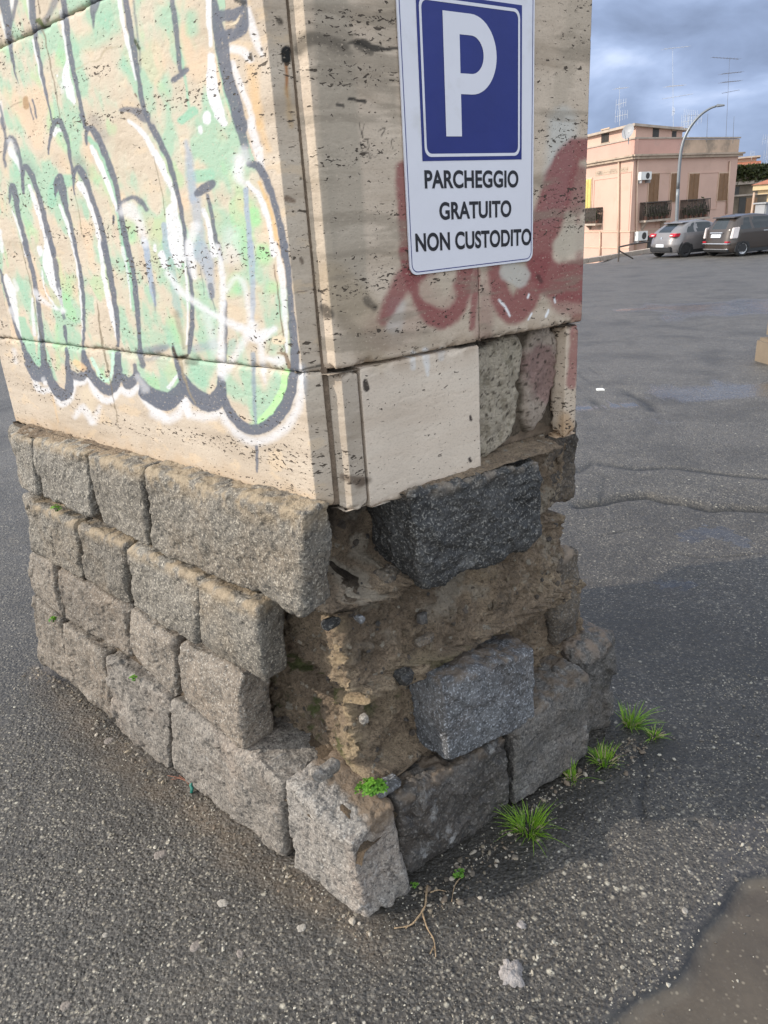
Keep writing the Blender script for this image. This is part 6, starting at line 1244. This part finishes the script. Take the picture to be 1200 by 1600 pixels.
# stone post at the right border
bq = gpt(1217, 572); mb = MB(); mb.prism([bq+np.array(v) for v in [(-.05, 0, -.05), (.4, 0, -.05), (.4, .42, -.05), (-.05, .42, -.05)]], K*.28); PB = root('stone_post', bq, 'weathered stone post foot at the right border of the asphalt', 'stone post'); mb.part('foot', Wm['brownwall'], PB, bevel=.03); mb = MB(); mb.prism([bq+np.array(v) for v in [(.02, .04, .232), (.36, .04, .232), (.36, .38, .232), (.02, .38, .232)]], K*.36); mb.part('shaft', Wm['brownwall'], PB, bevel=.03)
# ------------------------------------------------------------------ lot edge: kerb, railing, lamp post
kb = MB(); ku = np.array([*_ed, 0]); kn = np.array([*_en, 0])
for i in range(14):
    a = np.array([*(E0+_ed*(i*1.0-1.0)), 0]); a[2] = lot_z(a[0], a[1])-.06; kb.box(a+kn*.1, ku*.97, kn*.3, K*.20)
o = kb.top('kerb', Wm['slab'], bevel=.015); o['kind'] = 'structure'
def hor_at(px, py, D): r = ray(px, py); return np.array([*azpt(px, py, D), CAM[2]+r[2]/math.hypot(r[0], r[1])*D])
RL = root('hand_railing', hor_at(967, 406, 33), 'dark brown sloping hand railing left of the silver car', 'railing')
mb = MB(); mb.tube([hor_at(966, 409, 33), hor_at(967.5, 386, 33)], .035, 7); mb.part('post', Wm['rail'], RL); mb = MB(); mb.tube([hor_at(967.5, 386, 33), hor_at(990, 381, 35), hor_at(1014, 378, 37)], .035, 7); mb.part('handrail', Wm['rail'], RL); mb = MB(); mb.tube([hor_at(968, 392, 33), hor_at(989, 404, 33.6)], .03, 7); mb.part('brace', Wm['rail'], RL)
DL = 36.5; LPR = root('street_lamp', hor_at(1056, 372, DL), 'tall grey street lamp with a long curved arm behind the silver car', 'street lamp')
cv = [hor_at(*zt(*q), DL) for q in [(604, 880), (609, 760), (618, 560), (630, 380), (650, 262), (690, 172), (755, 90), (820, 42), (866, 24)]]; cv2, wd = densify(cv, [.075, .075, .07, .068, .062, .058, .052, .045, .04], 4)
cut = 9; mb = MB(); mb.tube(list(cv2[:cut]), list(wd[:cut]), 10); mb.part('pole', metal, LPR, smooth=True); mb = MB(); mb.tube(list(cv2[cut-1:]), list(wd[cut-1:]*.97), 10); mb.part('arm', metal, LPR, smooth=True)
a = cv[-1]; b = hor_at(*zt(922, 17), DL); d = (b-a); s = np.cross(d/np.linalg.norm(d), K); mb = MB(); mb.hexa([a-s*.10-K*.04, b-s*.12-K*.03, b+s*.12-K*.03, a+s*.10-K*.04, a-s*.08+K*.07, b-s*.08+K*.02, b+s*.08+K*.02, a+s*.08+K*.07]); mb.part('lamp_head', metal, LPR, bevel=.02)

# ------------------------------------------------------------------ parked cars
glass = None
def carpaint(name, col, metal=.55, rough=.32):
    m, nt, b = mat_new(name); tc = N(nt, 'ShaderNodeTexCoord'); LK(nt, ramp(nt, NZ(nt, tc.outputs['Object'], 3, 4), [(.3, tuple(c*.9 for c in col)), (.7, tuple(c*1.08 for c in col))]).outputs[0], b.inputs['Base Color']); b.inputs['Metallic'].default_value = metal; b.inputs['Roughness'].default_value = rough; b.inputs['Coat Weight'].default_value = .6; b.inputs['Coat Roughness'].default_value = .1; return m
glass = plain('dark_car_glass', (.025, .03, .033), .06, var=.2, scale=2, spec=.6); tyre = plain('tyre_rubber', (.018, .018, .019), .85, var=.2, scale=12); blackp = plain('black_plastic', (.022, .022, .024), .55, var=.15, scale=8); chrome = plain('bright_trim', (.62, .62, .64), .25, metal=.8, var=.05); redl = plain('red_light', (.42, .015, .03), .2, var=.15, scale=9); cleal = plain('clear_light', (.70, .62, .60), .2, var=.12, scale=9); platem = plain('number_plate', (.72, .74, .78), .4, var=.04); rimm = plain('wheel_rim', (.50, .50, .52), .35, metal=.5, var=.1)
def car(name, label, pos, head, body_m, spec):
    """x forward from the rear bumper, y to the left; rings stacked by height, split into body and glass by place"""
    C = root(name, pos, label, 'car', 'cars parked on the asphalt lot'); f = np.array([math.sin(head), math.cos(head), 0]); l = np.array([-f[1], f[0], 0]); P = lambda x, y, z: np.asarray(pos)+f*x+l*y+K*z
    zs, xr, xf, hw, cr = [np.array(v, float) for v in zip(*spec['rings'])]; nC = 72; rings = []
    def ringpts(x0, x1, h, r):
        r = min(r, h*.95, (x1-x0)/2.1); segs = [((x0+r, -h), (x1-r, -h)), None, ((x1, -h+r), (x1, h-r)), None, ((x1-r, h), (x0+r, h)), None, ((x0, h-r), (x0, -h+r)), None]; cen = [None, (x1-r, -h+r, -90), None, (x1-r, h-r, 0), None, (x0+r, h-r, 90), None, (x0+r, -h+r, 180)]; out = []
        cnt = [16, 5, 10, 5, 16, 5, 10, 5]
        for sg, ce, n in zip(segs, cen, cnt):
            for k in range(n):
                t = k/n
                if sg: out.append((sg[0][0]*(1-t)+sg[1][0]*t, sg[0][1]*(1-t)+sg[1][1]*t))
                else: a = R_(ce[2]+90*t); out.append((ce[0]+r*math.cos(a), ce[1]+r*math.sin(a)))
        return out
    # smooth resampling of the rings in height
    zz = []; 
    for i in range(len(zs)-1): zz += list(np.linspace(zs[i], zs[i+1], 5)[:-1])
    zz.append(zs[-1]); zz = np.array(zz); it = lambda v: np.interp(zz, zs, v)
    XR, XF, HW, CR = it(xr), it(xf), it(hw), it(cr); V = []
    for i in range(len(zz)):
        for (x, y) in ringpts(XR[i], XF[i], HW[i], CR[i]):
            crown = .035*math.sin(math.pi*np.clip((x-XR[i])/(XF[i]-XR[i]), 0, 1)) if zz[i] > spec['roof']-.12 else 0; V.append((x, y, zz[i]+crown))
    n0 = 72; nrow = len(zz); g0, g1_ = spec['glass']; xw = spec['pillars']; bodyF = []; gl = {'rear_window': [], 'side_window': [], 'windscreen': []}
    for i in range(nrow-1):
        zm = (zz[i]+zz[i+1])/2
        for k in range(n0):
            k2 = (k+1) % n0; fc = [i*n0+k, i*n0+k2, (i+1)*n0+k2, (i+1)*n0+k]; c = np.mean([V[j] for j in fc], 0); side = k < 16 or 36 <= k < 52; fr_ = 21 <= k < 31; rr_ = 57 <= k < 67
            if g0 < zm < g1_:
                if side and c[0] > XR[i]+spec['cpil'] and not any(abs(c[0]-xx-(zm-g0)*.1) < .055 for xx in xw) and c[0] < XF[i]-.22: gl['side_window'].append(fc); continue
                if fr_: gl['windscreen'].append(fc); continue
                if rr_ and 57 < k < 66 and zm > g0+.03: gl['rear_window'].append(fc); continue
            bodyF.append(fc)
    for dx in (0,):
        bodyF.append(list(range(n0))[::-1]); bodyF.append([(nrow-1)*n0+k for k in range(n0)])
    W = [P(*v) for v in V]; 
    def sub(fs):
        mp = {}; vv = []; ff = []
        for fc in fs:
            q = []
            for j in fc:
                if j not in mp: mp[j] = len(vv); vv.append(W[j])
                q.append(mp[j])
            ff.append(q)
        return vv, ff
    def comps(fs):
        par = {}
        def fd(a):
            while par.setdefault(a, a) != a: par[a] = par[par[a]]; a = par[a]
            return a
        for fc in fs:
            for j in fc[1:]: par[fd(j)] = fd(fc[0])
        out = {}
        for fc in fs: out.setdefault(fd(fc[0]), []).append(fc)
        return list(out.values())
    for nm, fs, mt in [('body', bodyF, body_m)]+[(k, cc_, glass) for k, v in gl.items() for cc_ in comps(v) if len(cc_) > 3]:
        if fs: vv, ff = sub(fs); mb = MB(); mb.add(vv, ff); mb.part(nm, mt, C, smooth=True)
    bx = lambda m, x0, x1, y0, y1, z0, z1: m.box(P(x0, y0, z0), f*(x1-x0), l*(y1-y0), K*(z1-z0))
    for nm, mt, parts, bv in spec['boxes'](P): 
        for pa in parts: m = MB(); m.hexa(pa); m.part(nm, mt, C, bevel=bv)
    # wheels with dark arches
    for x in spec['axles']:
        for s in (-1, 1):
            r = spec['wr']; y = s*(spec['track']+.02); m = MB(); c = P(x, y, r); prof = [(.0, -.09), (r*.80, -.10), (r*.95, -.09), (r, -.05), (r, .05), (r*.95, .09), (r*.80, .10), (r*.66, .085)]; Vv = []; n = 28
            for (pr_, w_) in prof:
                for k in range(n): t = 2*math.pi*k/n; Vv.append(c+f*pr_*math.cos(t)+K*pr_*math.sin(t)+l*s*w_)
            F = [[i*n+k, i*n+(k+1) % n, (i+1)*n+(k+1) % n, (i+1)*n+k] for i in range(len(prof)-1) for k in range(n)]; m.add(Vv, F); wh = m.part('wheel', tyre, C, smooth=True)
            m = MB(); Vv = [c+l*s*.06]; 
            for pr_, w_ in ((r*.20, .075), (r*.50, .055), (r*.68, .088)):
                for k in range(n): t = 2*math.pi*k/n; Vv.append(c+f*pr_*math.cos(t)+K*pr_*math.sin(t)+l*s*(w_-(.03 if (k % 4 < 2 and pr_ == r*.50) else 0)))
            F = [[0, 1+k, 1+(k+1) % n] for k in range(n)]+[[1+i*n+k, 1+i*n+(k+1) % n, 1+(i+1)*n+(k+1) % n, 1+(i+1)*n+k] for i in range(2) for k in range(n)]; m.add(Vv, F); m.part('rim', spec['rim'], wh)
            m = MB(); ar = [P(x+(r+.055)*math.cos(t), s*(spec['hw_h']+.003), max(.2, r+(r+.055)*math.sin(t))) for t in np.linspace(-.45, math.pi+.45, 20)]; m.prism(ar, -l*s*.18); m.part('wheel_arch', blackp, C)
    for s in (-1, 1):
        m = MB(); mx_, mz = spec['mirror']; m.hexa([P(mx_, s*(spec['mw']), mz), P(mx_+.14, s*spec['mw'], mz), P(mx_+.10, s*(spec['mw']+.2), mz+.02), P(mx_, s*(spec['mw']+.2), mz+.02), P(mx_, s*spec['mw'], mz+.14), P(mx_+.14, s*spec['mw'], mz+.12), P(mx_+.09, s*(spec['mw']+.19), mz+.15), P(mx_, s*(spec['mw']+.2), mz+.16)]); m.part('wing_mirror', body_m if s else body_m, C, bevel=.02)
        for xx in spec['handles']:
            m = MB(); bx(m, xx, xx+.2, s*(spec['hw_h']-.004), s*(spec['hw_h']+.02), spec['hz'], spec['hz']+.035); m.part('door_handle', spec['hm'], C)
    return C
def hx(P, x0, x1, x2, x3, y0, y1, z0, z1):
    """x0,x1 outer at bottom/top rear surface; x2,x3 depth"""
    return [P(x0, y0, z0), P(x0, y1, z0), P(x2, y1, z0), P(x2, y0, z0), P(x1, y0, z1), P(x1, y1, z1), P(x3, y1, z1), P(x3, y0, z1)]
silver = carpaint('silver_grey_paint', (.21, .195, .195), .35, .38); bronze = carpaint('grey_brown_paint', (.055, .042, .036), .3, .36)
rs1 = [(.20, .10, 3.95, .80, .30), (.34, .03, 4.03, .845, .38), (.52, .0, 4.06, .865, .42), (.72, .04, 4.02, .87, .45), (.84, .10, 3.85, .865, .45), (.98, .16, 2.95, .83, .34), (1.08, .26, 2.70, .77, .30), (1.20, .44, 2.36, .70, .26), (1.31, .66, 2.08, .64, .24), (1.385, .88, 1.86, .58, .24), (1.415, 1.08, 1.66, .44, .22)]
def bx1(P):
    yield 'rear_light', redl, [hx(P, .03+.02, .12, .30, .36, s*.44, s*.82, .84, .97) for s in (-1, 1)], .02
    yield 'light_core', cleal, [hx(P, .04, .06, .2, .2, s*.50, s*.66, .875, .915) for s in (-1, 1)], .005
    yield 'number_plate', platem, [hx(P, -.025, -.015, .03, .03, -.24, .24, .44, .55)], .004
    yield 'bumper_insert', blackp, [hx(P, .015, -.015, .3, .3, -.66, .66, .24, .46)], .03
    yield 'badge', chrome, [hx(P, .035, .045, .1, .1, -.05, .05, .74, .83)], .01
    yield 'spoiler', silver, [hx(P, .56, .60, .9, .95, -.58, .58, 1.335, 1.375)], .012
    yield 'sill', blackp, [hx(P, .9, .9, 3.1, 3.1, s*.80, s*.85, .17, .30) for s in (-1, 1)], .01
    yield 'wiper', blackp, [hx(P, .24, .25, .30, .31, -.20, .16, 1.03, 1.055)], 0
S1 = dict(rings=rs1, roof=1.37, glass=(.965, 1.315), pillars=[1.12, 1.95], cpil=.42, axles=(.62, 3.2), wr=.31, track=.765, rim=blackp, mirror=(2.45, 1.0), mw=.84, handles=(1.75,), hw_h=.862, hz=.86, hm=silver, boxes=bx1)
rs2 = [(.18, .10, 3.72, .77, .28), (.32, .02, 3.78, .815, .34), (.52, .0, 3.80, .83, .38), (.72, .03, 3.76, .835, .40), (.92, .07, 3.35, .835, .40), (1.02, .10, 2.95, .82, .34), (1.14, .17, 2.72, .77, .30), (1.28, .25, 2.46, .71, .28), (1.42, .36, 2.20, .64, .26), (1.50, .52, 1.95, .56, .26), (1.535, .80, 1.6, .40, .22)]
def bx2(P):
    yield 'rear_light', cleal, [[P(.07, s*.68, .70), P(.07, s*.80, .70), P(.34, s*.845, .70), P(.30, s*.70, .70), P(.12, s*.72, 1.10), P(.14, s*.79, 1.10), P(.42, s*.825, 1.12), P(.30, s*.72, 1.10)] for s in (-1, 1)], .02
    yield 'number_plate', platem, [hx(P, -.02, .01, .06, .06, -.26, .26, .74, .86)], .004
    yield 'chrome_strip', chrome, [hx(P, -.0, .01, .1, .1, -.34, .34, .905, .935)], .005
    yield 'bumper_trim', chrome, [hx(P, -.03, -.025, .2, .2, -.70, .70, .50, .53)], .006
    yield 'bumper_trim', chrome, [hx(P, -.0, -.005, .2, .2, -.66, .66, .285, .315)], .006
    yield 'reflector', redl, [hx(P, -.02, -.015, .2, .2, s*.52, s*.70, .545, .60) for s in (-1, 1)], .008
    yield 'bumper_insert', blackp, [hx(P, .04, -.0, .3, .3, -.66, .66, .19, .28)], .02
    yield 'sill', blackp, [hx(P, .9, .9, 2.9, 2.9, s*.77, s*.82, .16, .29) for s in (-1, 1)], .01
    yield 'roof_edge', bronze, [hx(P, .27, .31, .6, .62, -.60, .60, 1.44, 1.49)], .012
S2 = dict(rings=rs2, roof=1.48, glass=(1.03, 1.43), pillars=[1.0, 2.0], cpil=.36, axles=(.62, 3.0), wr=.30, track=.735, rim=rimm, mirror=(2.42, 1.03), mw=.82, handles=(1.55,), hw_h=.828, hz=.90, hm=chrome, boxes=bx2)
def park(px, py, D):
    p = azpt(px, py, D); return np.array([p[0], p[1], float(lot_z(np.array([p[0]]), np.array([p[1]]))[0])+.0])
CAR1 = car('parked_car', 'silver grey hatchback with red tail lights parked left of the brown car', park(1030, 400, 35.0), R_(72), silver, S1)
CAR2 = car('parked_car', 'dark grey brown hatchback with tall pale tail lights parked at the right border', park(1116, 393, 34.0), R_(73), bronze, S2)
for o in (CAR1, CAR2):
    if 'group' in o: del o['group']
